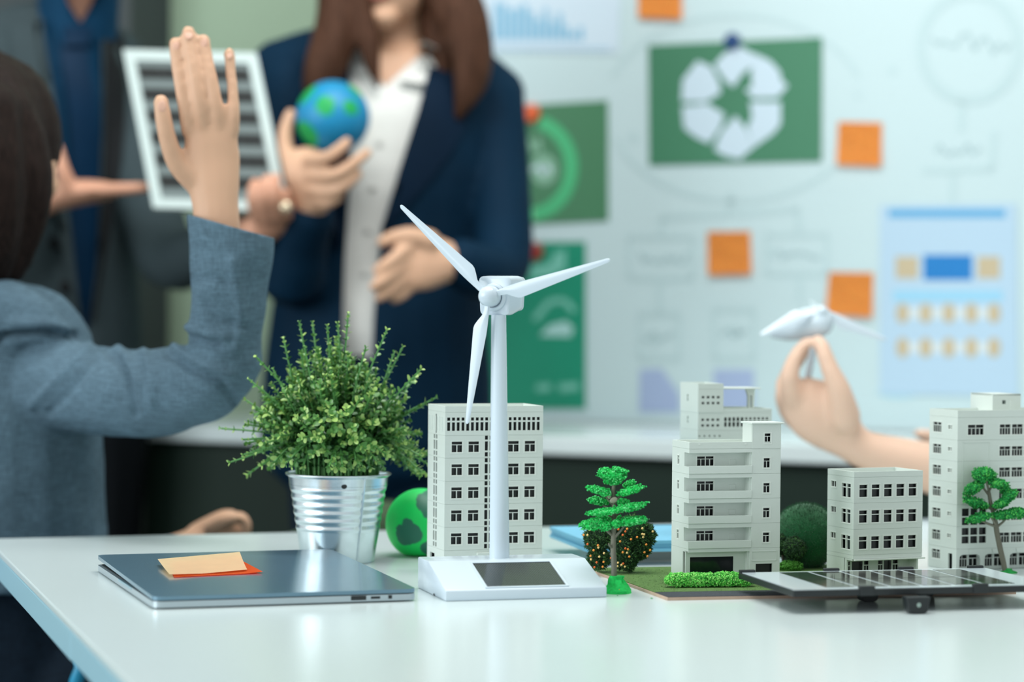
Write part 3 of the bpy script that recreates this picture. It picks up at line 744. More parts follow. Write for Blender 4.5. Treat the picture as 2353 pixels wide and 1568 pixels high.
# ------------------------------------------------------------------ grass board
M_grass = mat('mat_grass_flock', (90, 124, 64), 0.95, var=0.22, vscale=260, bump=0.8, bscale=700)
M_mdf = mat('brown_fibreboard', (186, 160, 140), 0.8, var=0.08, vscale=80)
M_asph = mat('dark_asphalt_strip', (56, 62, 70), 0.85, var=0.5, vscale=900, bump=0.6, bscale=900)
g0, g1 = T(1534, 1381, ZT), T(2335, 1366, ZT)
gdir = (g1 - g0).normalized(); gl = T(1382, 1325, ZT); ldir = (gl - g0).normalized()
r0 = g0 + ldir * 0.225; r1 = V((0.335, 2.262, ZT)); r2 = V((0.398, 2.15, ZT))
gb = thing('grass_board', 'thin brown board with green grass flock under two of the model buildings', 'model base', (g0 + r1) / 2)
obj('board', prism(NB(), [g0, g1, r2, r1, r0], (0, 0, 0.0024)), M_mdf, gb)
ins = lambda p, q, k=0.004: p + (q - p).normalized() * k
cg = (g0 + r1) / 2; rs = 0.036
bk0, bk1 = g0 + ldir * rs, g1 + ldir * (rs * 0.9) + V((-0.004, 0, 0))
obj('grass_surface', prism(NB(), [p + V((0, 0, 0.0024)) for p in (bk0 + gdir * .001, bk1, r2 - gdir * .002, r1, r0 + gdir * .001)], (0, 0, 0.0006)), M_grass, gb)
obj('road_strip', prism(NB(), [p + V((0, 0, 0.0024)) for p in (g0 + gdir * 0.001 + ldir * .0012, g1 + V((-.004, .001, 0)), bk1 - ldir * .0008, bk0 + gdir * .001 - ldir * .0008)], (0, 0, 0.0005)), M_asph, gb)
ZG = ZT + 0.003
# loose turf fibres standing on the grass
bm = NB(); rg = random.Random(5)
for i in range(2600):
    a, b = rg.random(), rg.random(); p = (bk0 * (1 - a) + bk1 * a) * (1 - b) + (r0 * (1 - a) + r2 * a) * b
    p = V((p.x, p.y, ZG)); h = rg.uniform(0.0004, 0.0011); q = V((rg.uniform(-1, 1), rg.uniform(-1, 1), 0)) * 0.0005
    x = V((rg.uniform(-1, 1), rg.uniform(-1, 1), 0)).normalized() * 0.00025
    bm.faces.new([bm.verts.new(c) for c in (p - x, p + x, p + q + V((0, 0, h)))])
o = obj('turf_fibres', bm, M_grass, gb); o['kind'] = 'stuff'

# ------------------------------------------------------------------ model foliage helpers
def octa(bm, p, s, rr_):
    q = rr_.uniform(0, 6.28); ax = V((rr_.uniform(-1, 1), rr_.uniform(-1, 1), rr_.uniform(-1, 1))).normalized()
    M = Matrix.Translation(p) @ Matrix.Rotation(q, 4, ax)
    v = [bm.verts.new(M @ V(c)) for c in ((s, 0, 0), (-s * .9, 0, 0), (0, s, 0), (0, -s * 1.1, 0), (0, 0, s * .8), (0, 0, -s))]
    for f in ((0, 2, 4), (2, 1, 4), (1, 3, 4), (3, 0, 4), (2, 0, 5), (1, 2, 5), (3, 1, 5), (0, 3, 5)): bm.faces.new([v[i] for i in f])
def pad(c, r, n, s, rr_, tilt=0.0, mats=None, hollow=0.75, lump=0.25):
    """clump of sponge crumbs round a lumpy core"""
    bm = NB(); Rm = Matrix.Rotation(tilt, 3, 'Y')
    ell(bm, (0, 0, 0), (r[0] * 0.82, r[1] * 0.82, r[2] * 0.75), seg=14, rings=8)
    nf = len(bm.faces)
    for i in range(n):
        u = V((rr_.gauss(0, 1), rr_.gauss(0, 1), rr_.gauss(0, 1))).normalized(); k = rr_.uniform(hollow, 1.0) * (1 + lump * noise.noise(u * 2.3 + V(c) * 60))
        octa(bm, V((u.x * r[0] * k, u.y * r[1] * k, u.z * r[2] * k)), s * rr_.uniform(0.6, 1.2), rr_)
    bm.transform(Matrix.Translation(V(c)) @ Rm.to_4x4())
    return bm
def mix_mats(o, mats, rr_, wts):
    for m in mats[1:]: o.data.materials.append(m)
    idx = []; cur = 0
    for i, p in enumerate(o.data.polygons):
        if i % 8 == 0: cur = rr_.choices(range(len(mats)), wts)[0]
        idx.append(cur)
    o.data.polygons.foreach_set('material_index', idx)
M_sp = [mat('sponge_green', (24, 196, 88), 0.85, var=0.2, vscale=400), mat('sponge_green_light', (110, 232, 144), 0.85), mat('sponge_green_dark', (8, 128, 54), 0.9)]
M_sp2 = [mat('sponge_leaf_green', (26, 148, 66), 0.85, var=0.2, vscale=400), mat('sponge_leaf_light', (84, 190, 84), 0.85), mat('sponge_leaf_dark', (10, 100, 46), 0.9)]
M_trunk = mat('grey_brown_plastic_trunk', (112, 110, 96), 0.6, var=0.25, vscale=120, stretch=(1, 1, 0.15), bump=0.4, bscale=300)
def model_tree(label, base, foot_r, trunk, branches, pads, mats, mound, zf=1.0):
    """all in pixels of the view at the tree's own distance, turned into space there"""
    bp = T(base[0], base[1], ZT); d = proj(bp)[2]; rr_ = random.Random(base[0])
    t = thing('model_tree', label, 'model tree', bp)
    Q = lambda x, y, dy=0.0: P(x, y, d + dy)
    s = d / FPX
    obj('trunk', tube(NB(), [Q(x, y) for x, y, r in trunk], [r * s for x, y, r in trunk], 12), M_trunk, t, smooth=True)
    for br in branches:
        pp = smoothpath([tuple(Q(x, y, dy)) for x, y, dy in br[0]], 3)
        obj('branch', tube(NB(), pp, [br[1] * s * (1 - 0.55 * i / len(pp)) for i in range(len(pp))], 7), M_trunk, t, smooth=True)
    for x, y, dy, rx, ry, rz, tl in pads:
        o = obj('foliage_clump', pad(Q(x, y, dy), (rx * s, ry * s, rz * s * zf), int(360 + rx * rz * 0.9), 2.15 * s, rr_, R(tl), lump=0.4), mats[0], t)
        o['kind'] = 'stuff'; mix_mats(o, mats, rr_, (0.62, 0.2, 0.18))
    bm = NB(); lathe(bm, [(0, 0), (foot_r, 0), (foot_r * 0.96, mound * 0.18), (foot_r * 0.62, mound * 0.5), (foot_r * 0.44, mound * 0.8), (foot_r * 0.34, mound), (0, mound)], 18)
    for v in bm.verts:
        if v.co.z > 0.0005: v.co += V((noise.noise(v.co * 300), noise.noise(v.co * 300 + V((9, 0, 0))), 0)) * foot_r * 0.36
    bm.transform(Matrix.Translation(V((bp.x, bp.y, ZT))))
    obj('root_mound', bm, mats[0], t, smooth=True)
    return t, d
t1, d1 = model_tree('model tree with bright green tiered clumps, right of the turbine base', (1417, 1363), 0.0125,
    [(1411, 1340, 6.8), (1411, 1300, 6.6), (1409, 1260, 6.4), (1410, 1215, 5.6), (1411, 1170, 4.6), (1409, 1130, 4.2), (1411, 1108, 4)],
    [([(1410, 1112, 0), (1400, 1100, 0), (1392, 1092, 0)], 3.4), ([(1411, 1112, 0), (1422, 1098, 0), (1426, 1090, 0)], 3.4), ([(1410, 1110, 0), (1411, 1098, -.002), (1410, 1090, -.002)], 3),
     ([(1408, 1160, 0), (1397, 1148, -.003), (1388, 1135, -.006)], 3), ([(1412, 1155, 0), (1424, 1142, -.002), (1440, 1130, -.004)], 2.6),
     ([(1408, 1175, 0), (1390, 1164, .004), (1375, 1154, .006)], 2.8), ([(1412, 1190, 0), (1424, 1180, -.004), (1444, 1170, -.006)], 2.8), ([(1408, 1190, 0), (1396, 1184, -.004), (1380, 1178, -.008)], 2.4),
     ([(1409, 1232, 0), (1394, 1220, -.004), (1390, 1206, -.006)], 3.2), ([(1409, 1236, 0), (1397, 1215, 0), (1395, 1195, 0)], 2.4), ([(1412, 1236, 0), (1426, 1220, -.003), (1438, 1204, -.006)], 3.6), ([(1411, 1226, 0), (1420, 1205, .003), (1424, 1196, .004)], 2.6),
     ([(1410, 1262, 0), (1401, 1254, -.003), (1399, 1250, -.004)], 3.4)],
    [(1407, 1092, 0, 33, 26, 13, 4), (1408, 1106, 0.002, 20, 18, 9, 0), (1389, 1083, 0, 16, 16, 8, -14), (1424, 1081, 0, 18, 16, 7, 14), (1376, 1127, -.004, 30, 20, 9, 14), (1390, 1132, -.004, 14, 14, 10, 20), (1448, 1128, -.004, 33, 20, 9, -16), (1446, 1113, .012, 15, 14, 8, -20),
     (1375, 1152, .006, 26, 18, 9, 8), (1444, 1166, -.006, 42, 20, 10, -10), (1390, 1176, -.010, 42, 20, 8, -8), (1432, 1155, .012, 14, 14, 9, 0),
     (1366, 1203, -.004, 36, 24, 13, -14), (1390, 1208, -.008, 18, 16, 12, 0), (1398, 1190, .010, 30, 22, 8, -5), (1448, 1198, -.006, 42, 22, 11, -6), (1416, 1204, -.012, 10, 10, 9, 0)], M_sp, 0.0145)
bm = NB(); ell(bm, P(1399, 1139, d1 - .006), (0.0017, 0.0007, 0.0032), Matrix.Rotation(R(-14), 3, 'Y')); ell(bm, P(1410, 1150, d1 - .007), (0.0034, 0.0007, 0.0024), Matrix.Rotation(R(-28), 3, 'Y'))
obj('plastic_bracket', bm, mat('grey_plastic_tab', (140, 140, 122), 0.5), t1, smooth=True)
bm = NB(); ell(bm, P(1424, 1357, d1 - .0105), (0.0013, 0.001, 0.001)); obj('orange_bead', bm, mat('orange_bead', (222, 140, 40), 0.5), t1, smooth=True)
t2, d2 = model_tree('model tree with darker green spreading clumps in front of the tall model building', (2316, 1317), 0.0085,
    [(2310, 1316, 6), (2306, 1295, 6.2), (2298, 1260, 6.4), (2291, 1225, 6.2), (2288, 1205, 6), (2284, 1185, 5), (2276, 1155, 4.6), (2272, 1130, 4)],
    [([(2274, 1140, 0), (2262, 1125, 0), (2252, 1110, 0)], 3.4), ([(2273, 1128, 0), (2283, 1112, 0), (2295, 1105, 0)], 3), ([(2279, 1170, 0), (2262, 1163, -.002), (2244, 1155, -.004)], 3.4), ([(2282, 1176, 0), (2300, 1160, -.002), (2316, 1148, -.004)], 3),
     ([(2288, 1210, 0), (2270, 1204, -.003), (2248, 1194, -.006)], 3.6), ([(2290, 1212, 0), (2305, 1200, -.002), (2318, 1186, -.004)], 3.4), ([(2289, 1210, 0), (2283, 1198, -.004), (2276, 1188, -.006)], 3), ([(2273, 1132, 0), (2268, 1112, -.003), (2266, 1096, -.004)], 3)],
    [(2262, 1088, 0, 28, 24, 12, 4), (2252, 1098, -.002, 20, 18, 9, 25), (2238, 1122, -.002, 26, 20, 11, -30), (2294, 1112, -.002, 26, 20, 10, 8), (2243, 1156, -.004, 32, 20, 10, 16), (2318, 1142, -.004, 26, 18, 9, -36), (2300, 1158, -.006, 22, 16, 8, -18), (2312, 1128, .012, 14, 12, 8, 0),
     (2250, 1190, -.008, 32, 20, 9, -14), (2316, 1182, -.006, 40, 22, 10, -5), (2342, 1178, -.004, 24, 18, 10, 6)], M_sp2, 0.0042, 1.22)

# ------------------------------------------------------------------ shrubs on the board
M_bush = [mat('bush_green', (54, 94, 50), 0.9, var=0.25, vscale=300), mat('bush_green_light', (80, 124, 64), 0.9), mat('bush_green_dark', (22, 52, 32), 0.9)]
def spiky(bm, c, r, n, s, rr_, lump=0.3, sd=0.0):
    for i in range(n):
        u = V((rr_.gauss(0, 1), rr_.gauss(0, 1), rr_.gauss(0, 1))).normalized(); k = (1 + lump * noise.noise(u * 2.1 + V((sd, 0, 0)))) * rr_.uniform(0.78, 1.0)
        p = V(c) + V((u.x * r[0], u.y * r[1], u.z * r[2])) * k
        x = u.orthogonal().normalized(); x = (Matrix.Rotation(rr_.uniform(0, 6.28), 3, u) @ x) * s * 0.5
        tip = p + (u + V((rr_.uniform(-.9, .9), rr_.uniform(-.9, .9), rr_.uniform(-.4, .9)))).normalized() * s * rr_.uniform(1.0, 1.9)
        bm.faces.new([bm.verts.new(q) for q in (p - x, p + x, tip)])
ob_ = T(1424, 1316, ZG); od = proj(ob_)[2]; so = od / FPX; rr_ = random.Random(21)
t = thing('orange_bush', 'round dark green model bush dotted with tiny oranges, behind the tiered tree', 'model bush', (ob_.x, ob_.y, ZG))
bm = NB()
for x, y, dy, r in ((1372, 1238, 0, 34), (1400, 1222, .004, 34), (1455, 1222, .002, 42), (1480, 1232, 0, 30), (1430, 1250, .0, 38), (1375, 1285, 0, 28), (1440, 1285, -.004, 30), (1468, 1260, 0, 30)):
    c = P(x, y, od + dy); ell(bm, c, (r * so * 0.75, r * so * 0.6, r * so * 0.75), seg=12, rings=8)
core = obj('bush_core', bm, M_bush[2], t, smooth=True); core['kind'] = 'stuff'
bm = NB()
for x, y, dy, r in ((1372, 1238, 0, 34), (1400, 1222, .004, 34), (1455, 1222, .002, 42), (1480, 1232, 0, 30), (1430, 1250, .0, 38), (1375, 1285, 0, 28), (1440, 1285, -.004, 30), (1468, 1260, 0, 30)):
    spiky(bm, P(x, y, od + dy), (r * so * 0.9, r * so * .75, r * so * 0.9), 1500, 0.0017, rr_, 0.25, x)
o = obj('bush_leaves', bm, M_bush[0], t); o['kind'] = 'stuff'; mix_mats(o, M_bush, rr_, (0.5, 0.25, 0.25))
M_or = [mat('tiny_orange', (240, 150, 60), 0.5), mat('tiny_pale_orange', (236, 200, 130), 0.5), mat('tiny_red_orange', (226, 104, 38), 0.5)]
om = []
for m in M_or:
    b_ = NB(); bmesh.ops.create_icosphere(b_, subdivisions=1, radius=0.00115); me = mesh_of('orange', b_); me.materials.append(m); me.polygons.foreach_set('use_smooth', [True] * len(me.polygons)); om.append(me)
px_or = [(1341, 1230), (1350, 1230), (1350, 1251), (1374, 1254), (1375, 1259), (1364, 1265), (1388, 1272), (1357, 1278), (1377, 1280), (1358, 1286), (1387, 1292), (1371, 1293), (1404, 1283), (1441, 1216), (1437, 1222), (1431, 1230), (1425, 1245), (1437, 1261), (1443, 1263), (1441, 1271), (1446, 1280), (1464, 1235), (1476, 1228), (1480, 1229), (1478, 1235), (1500, 1222), (1485, 1252), (1494, 1265), (1481, 1270), (1488, 1279), (1432, 1296), (1428, 1299), (1419, 1302), (1436, 1303), (1385, 1303), (1366, 1304), (1355, 1218), (1476, 1215), (1420, 1294), (1421, 1217), (1431, 1270), (1450, 1240)]
for i, (x, y) in enumerate(px_or):
    o = bpy.data.objects.new('orange', om[rr_.choice((0, 0, 1, 1, 2))]); C.objects.link(o); o.parent = t
    o.location = wm(t).inverted() @ P(x, y, od - 0.0125 - 0.004 * (1 - abs(x - 1425) / 90))
bm = NB()
for x in (1392, 1440): tube(bm, [P(x, 1312, od), P(x, 1290, od)], 0.0012, 6, cap=False)
# hedge
hd = proj(T(1610, 1352, ZG))[2]; h0, h1 = T(1530, 1352, ZG), T(1735, 1350, ZG)
t = thing('model_hedge', 'low bright green model hedge in front of the balcony building', 'model hedge', ((h0 + h1) / 2).to_tuple())
t.location.z = ZG
M_hd = [mat('hedge_green', (96, 206, 80), 0.85, var=0.2, vscale=400), mat('hedge_light', (168, 238, 132), 0.85), mat('hedge_dark', (44, 138, 50), 0.9)]
bm = NB(); n = 9; rr_ = random.Random(8)
hh = 0.0128
for i in range(1, n - 1):
    c = h0.lerp(h1, (i + 0.5) / n) + V((0, 0.006, hh * 0.40)); bx_ = (h1 - h0).length / n
    ell(bm, c, (bx_ * 0.8, 0.0055, hh * 0.42), seg=10, rings=6)
nf0 = len(bm.faces)
for i in range(4600):
    a = rr_.uniform(-0.01, 1.01); an = rr_.uniform(-0.7, 3.9); rr2 = rr_.uniform(0.9, 1.08)
    en = min(1, max(0.0, 14 * min(a + .012, 1.012 - a)) ** 0.5) * (rr_.random() ** 0.3 if min(a, 1 - a) < 0.05 else 1)
    c = h0.lerp(h1, a) + V((0, 0.006 - 0.0068 * math.cos(an) * rr2 * en, hh * 0.42 + hh * 0.56 * math.sin(an) * rr2 * (0.9 + 0.2 * noise.noise(V((a * 25, an, 0)))) * en))
    if c.z < ZG: c.z = ZG + 0.0004
    octa(bm, c, rr_.uniform(0.0005, 0.0010), rr_)
o = obj('hedge_foliage', bm, M_hd[0], t); o['kind'] = 'stuff'; mix_mats(o, M_hd, rr_, (0.5, 0.3, 0.2))
# two ball trees and a low bush
M_bt = [mat('ball_tree_green', (34, 70, 36), 0.9, var=0.3, vscale=300), mat('ball_tree_light', (58, 100, 44), 0.9), mat('ball_tree_dark', (18, 44, 26), 0.9)]
for lab, x, y, rp_, dd in (('dark round-headed model tree right of the balcony building, the nearer of two', 1826, 1261, 28, 0.0), ('dark round-headed model tree half hidden by the balcony building, the farther of two', 1796, 1250, 26, 0.05)):
    rr_ = random.Random(x); bpx = T(x + (4 if dd == 0 else 4), 1310 - (4 if dd else 0), ZG); d = proj(bpx)[2]; s = d / FPX
    t = thing('ball_tree', lab, 'model tree', bpx, 0, 'dark ball trees beside the balcony building')
    obj('trunk', tube(NB(), [bpx + V((0, 0, 0.0015)), P(x + 2, y + 10, d)], 3.2 * s, 8), mat('dark_trunk', (64, 58, 50), 0.8), t, smooth=True)
    bm = pad(P(x, y, d), (rp_ * s, rp_ * s, rp_ * s), 1500, 1.9 * s, rr_, 0, hollow=0.88, lump=0.12)
    o = obj('ball_foliage', bm, M_bt[0], t); o['kind'] = 'stuff'; mix_mats(o, M_bt, rr_, (0.5, 0.2, 0.3))
lb = T(1812, 1312, ZG); rr_ = random.Random(2)
t = thing('low_bush', 'low mossy model bush at the foot of the ball trees', 'model bush', lb)
bm = pad(lb + V((0.002, 0.004, 0.0035)), (0.012, 0.007, 0.005), 900, 0.0009, rr_, 0, hollow=0.85); o = obj('bush_foliage', bm, mat('moss_green', (70, 132, 44), 0.9, var=0.2, vscale=300), t); o['kind'] = 'stuff'
# fluffy dark green ball
fb = T(1852, 1300, ZT); fd = 2.235; fr = 0.0313
fc = P(1852, 1221, fd); fc.z = ZT + fr * 1.0
t = thing('plush_ball', 'fluffy dark green plush ball between the balcony building and the three-storey building', 'ball', (fc.x, fc.y, ZT))
M_pl = mat('plush_green', (0, 84, 40), 1.0, var=0.3, vscale=25); M_pl.node_tree.nodes['Principled BSDF'].inputs['Sheen Weight'].default_value = 0.3
bm = NB(); ell(bm, fc, (fr * 0.965,) * 3, seg=40, rings=24); obj('ball_body', bm, M_pl, t, smooth=2)
bm = NB(); rr_ = random.Random(4)
for i in range(15000):
    u = V((rr_.gauss(0, 1), rr_.gauss(0, 1), rr_.gauss(0, 1))).normalized(); p = fc + u * fr * 0.95
    x = u.orthogonal().normalized(); x = (Matrix.Rotation(rr_.uniform(0, 6.28), 3, u) @ x) * 0.00022
    tip = fc + u * fr * rr_.uniform(0.99, 1.035) + V((rr_.uniform(-1, 1), rr_.uniform(-1, 1), rr_.uniform(-1, 1))) * 0.0011
    if tip.z < ZT + .0002: continue
    bm.faces.new([bm.verts.new(q) for q in (p - x, p + x, tip)])
o = obj('plush_fibres', bm, M_pl, t); o['kind'] = 'stuff'
# crumbs of turf on the table
for x, y, r_ in ((1419, 1370, 0.0007), (1497, 1376, 0.0013)):
    bm = NB(); octa(bm, V((0, 0, 0.0006)), r_, random.Random(x)); bm.transform(Matrix.Diagonal((1.2, 1, 0.5, 1)))
    p = T(x, y, ZT + 0.0003); o = obj('turf_crumb', bm, M_sp2[0], loc=p)
    tag(o, 'tiny green turf crumb on the table, ' + ('beside the tree mound' if x < 1450 else 'by the corner of the grass board'), 'crumb')
# ------------------------------------------------------------------ two books at the back of the table
def book(lab, nl, nr, depth, z0, hgt, mcov, mpage, cv=0.002):
    ex = (nr - nl).normalized(); a = math.atan2(ex.y, ex.x); W = (nr - nl).length
    t = thing('book', lab, 'book', (nl.x, nl.y, z0), a, 'books at the back of the table')
    obj('back_cover', edge_round(rrect(0, W, 0, depth, 0.006, 0, cv), 0.0006), mcov, t, world=False, smooth=True)
    obj('front_cover', edge_round(rrect(0, W, 0, depth, 0.006, hgt - cv, hgt), 0.0006), mcov, t, world=False, smooth=True)
    obj('page_block', bx(NB(), 0.002, W - 0.002, 0.002, depth - 0.003, cv, hgt - cv), mpage, t, world=False)
    return t
M_bb = mat('sky_blue_cover', (120, 190, 222), 0.5)
n0 = T(1420, 1294, ZT); n1 = n0 + V((math.cos(R(14)), math.sin(R(14)), 0)) * 0.16
book('cream white book under the blue one behind the orange bush', n0, n1, 0.12, ZT, 0.0125, mat('cream_cover', (226, 216, 206), 0.6), mat('cream_pages', (206, 204, 198), 0.8))
bl0 = T(1352, 1271, ZT + 0.0127); bl1 = bl0 + V((math.cos(R(13)), math.sin(R(13)), 0)) * 0.20
book('light blue book lying on the cream book, seen behind the orange bush', bl0, bl1, 0.155, ZT + 0.0127, 0.0105, M_bb, M_bb, 0.003)
# ------------------------------------------------------------------ model buildings
M_bld = mat('pale_grey_model_plastic', (211, 219, 213), 0.42, spec=0.4, var=0.01, vscale=60, bump=0.04, bscale=900)
M_core = mat('interior_shade_tone', (24, 28, 30), 0.35)  # near-black colour stands in for the shade inside the hollow buildings
M_bframe = mat('window_bar_plastic', (222, 228, 222), 0.45)
M_glz = mat('dark_window_pane', (20, 26, 28), 0.12, spec=0.5)
def plate(bm, u0, u1, z0, z1, holes, t, M):
    """wall plate in local (u, depth, z) with true rectangular openings"""
    us = sorted({round(u, 6) for u in [u0, u1] + [h[0] for h in holes] + [h[1] for h in holes] if u0 - 1e-6 <= u <= u1 + 1e-6})
    zs = sorted({round(z, 6) for z in [z0, z1] + [h[2] for h in holes] + [h[3] for h in holes] if z0 - 1e-6 <= z <= z1 + 1e-6})
    nu, nz = len(us) - 1, len(zs) - 1
    solid = [[not any(h[0] < (us[i] + us[i + 1]) / 2 < h[1] and h[2] < (zs[j] + zs[j + 1]) / 2 < h[3] for h in holes) for j in range(nz)] for i in range(nu)]
    cache = {}
    def v(i, j, b):
        k = (i, j, b)
        if k not in cache: cache[k] = bm.verts.new(M @ V((us[i], t if b else 0.0, zs[j])))
        return cache[k]
    for i in range(nu):
        for j in range(nz):
            if not solid[i][j]: continue
            bm.faces.new((v(i, j, 0), v(i + 1, j, 0), v(i + 1, j + 1, 0), v(i, j + 1, 0)))
            bm.faces.new((v(i, j, 1), v(i, j + 1, 1), v(i + 1, j + 1, 1), v(i + 1, j, 1)))
            for di, dj, a, b in ((-1, 0, (i, j), (i, j + 1)), (1, 0, (i + 1, j + 1), (i + 1, j)), (0, -1, (i + 1, j), (i, j)), (0, 1, (i, j + 1), (i + 1, j + 1))):
                x, y = i + di, j + dj
                if 0 <= x < nu and 0 <= y < nz and solid[x][y]: continue
                bm.faces.new((v(*a, 0), v(*b, 0), v(*b, 1), v(*a, 1)))
wcache = {}
def window_mesh(w, h, bars, trim=True):
    """bars: list of (x0,x1,z0,z1) fractions; thin frame, mullions and a raised surround"""
    key = (round(w, 5), round(h, 5), tuple(bars), trim)
    if key in wcache: return wcache[key]
    bm = NB(); f = 0.0003
    for r_ in ((0, w, 0, f), (0, w, h - f, h), (0, f, f, h - f), (w - f, w, f, h - f)): bx(bm, r_[0], r_[1], 0.0003, 0.0011, r_[2], r_[3])
    for x0, x1, z0, z1 in bars: bx(bm, x0 * w, x1 * w, 0.0004, 0.0010, z0 * h, z1 * h)
    if trim:
        g = 0.0009
        for r_ in ((-g, w + g, -g, 0), (-g, w + g, h, h + g), (-g, 0, 0, h), (w, w + g, 0, h)): bx(bm, r_[0], r_[1], -0.00022, 0.0003, r_[2], r_[3])
    me = mesh_of('window', bm); me.materials.append(M_bframe); wcache[key] = me; return me
T_BARS = ((0, 1, .66, .72), (.46, .54, 0, .66))
class Building:
    def __init__(s, label, x0, y0, theta, x1, xl, ytop, units, ctop, zbase, d=None, name='model_building'):
        s.c0 = T(x0, y0, zbase); s.th = R(theta); s.e = V((math.cos(s.th), math.sin(s.th), 0)); s.g = V((-math.sin(s.th), math.cos(s.th), 0))
        s.W = bisect(lambda w: proj(s.c0 + s.e * w)[0] - x1, 0.01, 0.3)
        s.D = bisect(lambda w: xl - proj(s.c0 + s.g * w)[0], 0.005, 0.2)
        s.H = bisect(lambda h: ytop - proj(s.c0 + V((0, 0, h)))[1], 0.02, 0.3)
        s.root = thing(name, label, 'model building', s.c0, s.th)
        s.units = units; s.ctop = ctop; s.zpx = proj(s.c0)[2] / FPX
        s.t = 0.0016
    def setcrop(s, u0, u1, ycrop_top, scale):
        s.fu = lambda u: (u - u0) / (u1 - u0) * s.W
        s.fz = lambda y: s.H - (y - ycrop_top) / scale * s.zpx
        return s
    def setleft(s, u0, u1, y0, slope):
        """left face: u runs from the far edge to the near edge; local z as on the front"""
        s.lu = lambda u: (u - u0) / (u1 - u0) * s.D
    MF = Matrix.Identity(4)
    def ML(s): return Matrix.Translation((0, s.D, 0)) @ Matrix.Rotation(R(-90), 4, 'Z')
    def storey(s, z0, z1, fh=(), lh=(), name='storey', back_holes=()):
        """one moulded floor of the kit: front and left walls with openings, plain right and back walls"""
        bm = NB(); g = 0.00022
        plate(bm, 0, s.W, z0 + g, z1, [h[:4] for h in fh], s.t, Matrix.Identity(4))
        plate(bm, s.t, s.D - s.t, z0 + g, z1, [h[:4] for h in lh], s.t, s.ML())
        plate(bm, s.t, s.D - s.t, z0 + g, z1, [], s.t, Matrix.Translation((s.W, 0, 0)) @ Matrix.Rotation(R(90), 4, 'Z'))
        plate(bm, 0, s.W, z0 + g, z1, [], s.t, Matrix.Translation((s.W, s.D, 0)) @ Matrix.Rotation(R(180), 4, 'Z'))
        bx(bm, 0.0004, s.W - 0.0004, 0.0004, s.D - 0.0004, z0 - 0.0001, z0 + g + 0.0004)
        o = obj(name, bm, M_bld, s.root, world=False)
        for h in fh:
            if len(h) > 4 and h[4] is not None:
                obj('window', window_mesh(h[1] - h[0], h[3] - h[2], h[4], h[5] if len(h) > 5 else True), M_bframe, o, loc=(h[0], 0, h[2]))
        for h in lh:
            if len(h) > 4 and h[4] is not None:
                p = s.ML() @ V((h[0], 0, h[2]))
                obj('window', window_mesh(h[1] - h[0], h[3] - h[2], h[4], h[5] if len(h) > 5 else True), M_bframe, o, loc=p, rot=(0, 0, R(-90)))
        return o
    def core(s, z0, z1, inset=0.0032, y0=None):  # added dark box, so the openings look unlit inside
        bm = bx(NB(), inset, s.W - inset, inset if y0 is None else y0, s.D - inset, z0, z1)
        return obj('interior_shade_box', bm, M_core, s.root, world=False)
    def box(s, name, x0, x1, y0, y1, z0, z1, m=None, parent=None, bev=0.0002):
        bm = bx(NB(), x0, x1, y0, y1, z0, z1)
        if bev: bevel(bm, bev, 1)
        return obj(name, bm, m or M_bld, parent or s.root, world=False)
    def parapet(s, z0, z1, rim=0.0018):
        bm = NB()
        for r_ in ((0, s.W, 0, rim), (0, s.W, s.D - rim, s.D), (0, rim, rim, s.D - rim), (s.W - rim, s.W, rim, s.D - rim)): bx(bm, *r_, z0 + 0.00022, z1)
        bx(bm, 0.0004, s.W - 0.0004, 0.0004, s.D - 0.0004, z0 - 0.0001, z0 + 0.0009)
        return obj('parapet', bm, M_bld, s.root, world=False)

# --- A: tall block behind the turbine
A = Building('six-storey grey model block with paired windows, right behind the turbine tower', 1020, 1322, 18, 1245, 981, 934, 705, 102, ZT).setcrop(505, 1210, 105, 3.137)
fz, fu = A.fz, A.fu
lines = [150, 318, 481, 648, 815, 980, 1148]
A.setleft(388, 505, 0, 0); lu = A.lu
A.parapet(fz(150), A.H)
top = []
for i in range(20):
    x = 520 + i * 33.9; top.append((fu(x), fu(x + 22), fz(283), fz(222), None)); top.append((fu(x), fu(x + 22), fz(210), fz(187), None))
ltop = [(lu(396 + i * 12), lu(402 + i * 12), fz(285), fz(190), None) for i in range(8)]
A.storey(fz(318), fz(150), top, [(lu(440), lu(449), fz(310), fz(170), None)])
lfin = NB()
for i in range(9):
    p = A.ML() @ V((lu(398 + i * 11.5), -0.0004, 0)); bx(lfin, p.x - 0.0001, p.x + 0.0005, p.y - 0.0003, p.y + 0.0003, fz(290), fz(185))
obj('sun_fins', lfin, M_bld, A.root, world=False)['kind'] = 'stuff'
for z1, z0 in zip(lines[1:], lines[2:]):
    k = (z0 - z1) / 166.0; fh = []
    for x0, x1 in ((552, 630), (672, 750), (956, 1037), (1077, 1155)):
        fh.append((fu(x0), fu(x1), fz(z1 + 124 * k), fz(z1 + 42 * k), T_BARS))
    for x0, x1 in ((790, 813), (824, 847)):
        for a, b in ((2, 32), (44, 112), (124, 156)): fh.append((fu(x0), fu(x1), fz(z1 + b * k), fz(z1 + a * k), None))
    lh = []
    for x0, x1 in ((428, 438), (443, 453)):
        for a, b in ((2, 32), (44, 112), (124, 156)): lh.append((lu(x0), lu(x1), fz(z1 + b * k), fz(z1 + a * k), None))
    A.storey(fz(z0), fz(z1), fh, lh)
A.storey(0, fz(1148), [], [(lu(410), lu(440), 0.001, fz(1190), None)])
A.box('door_step', fu(735), fu(835), -0.004, 0.0, fz(1188), fz(1166))
A.core(0.001, fz(160))

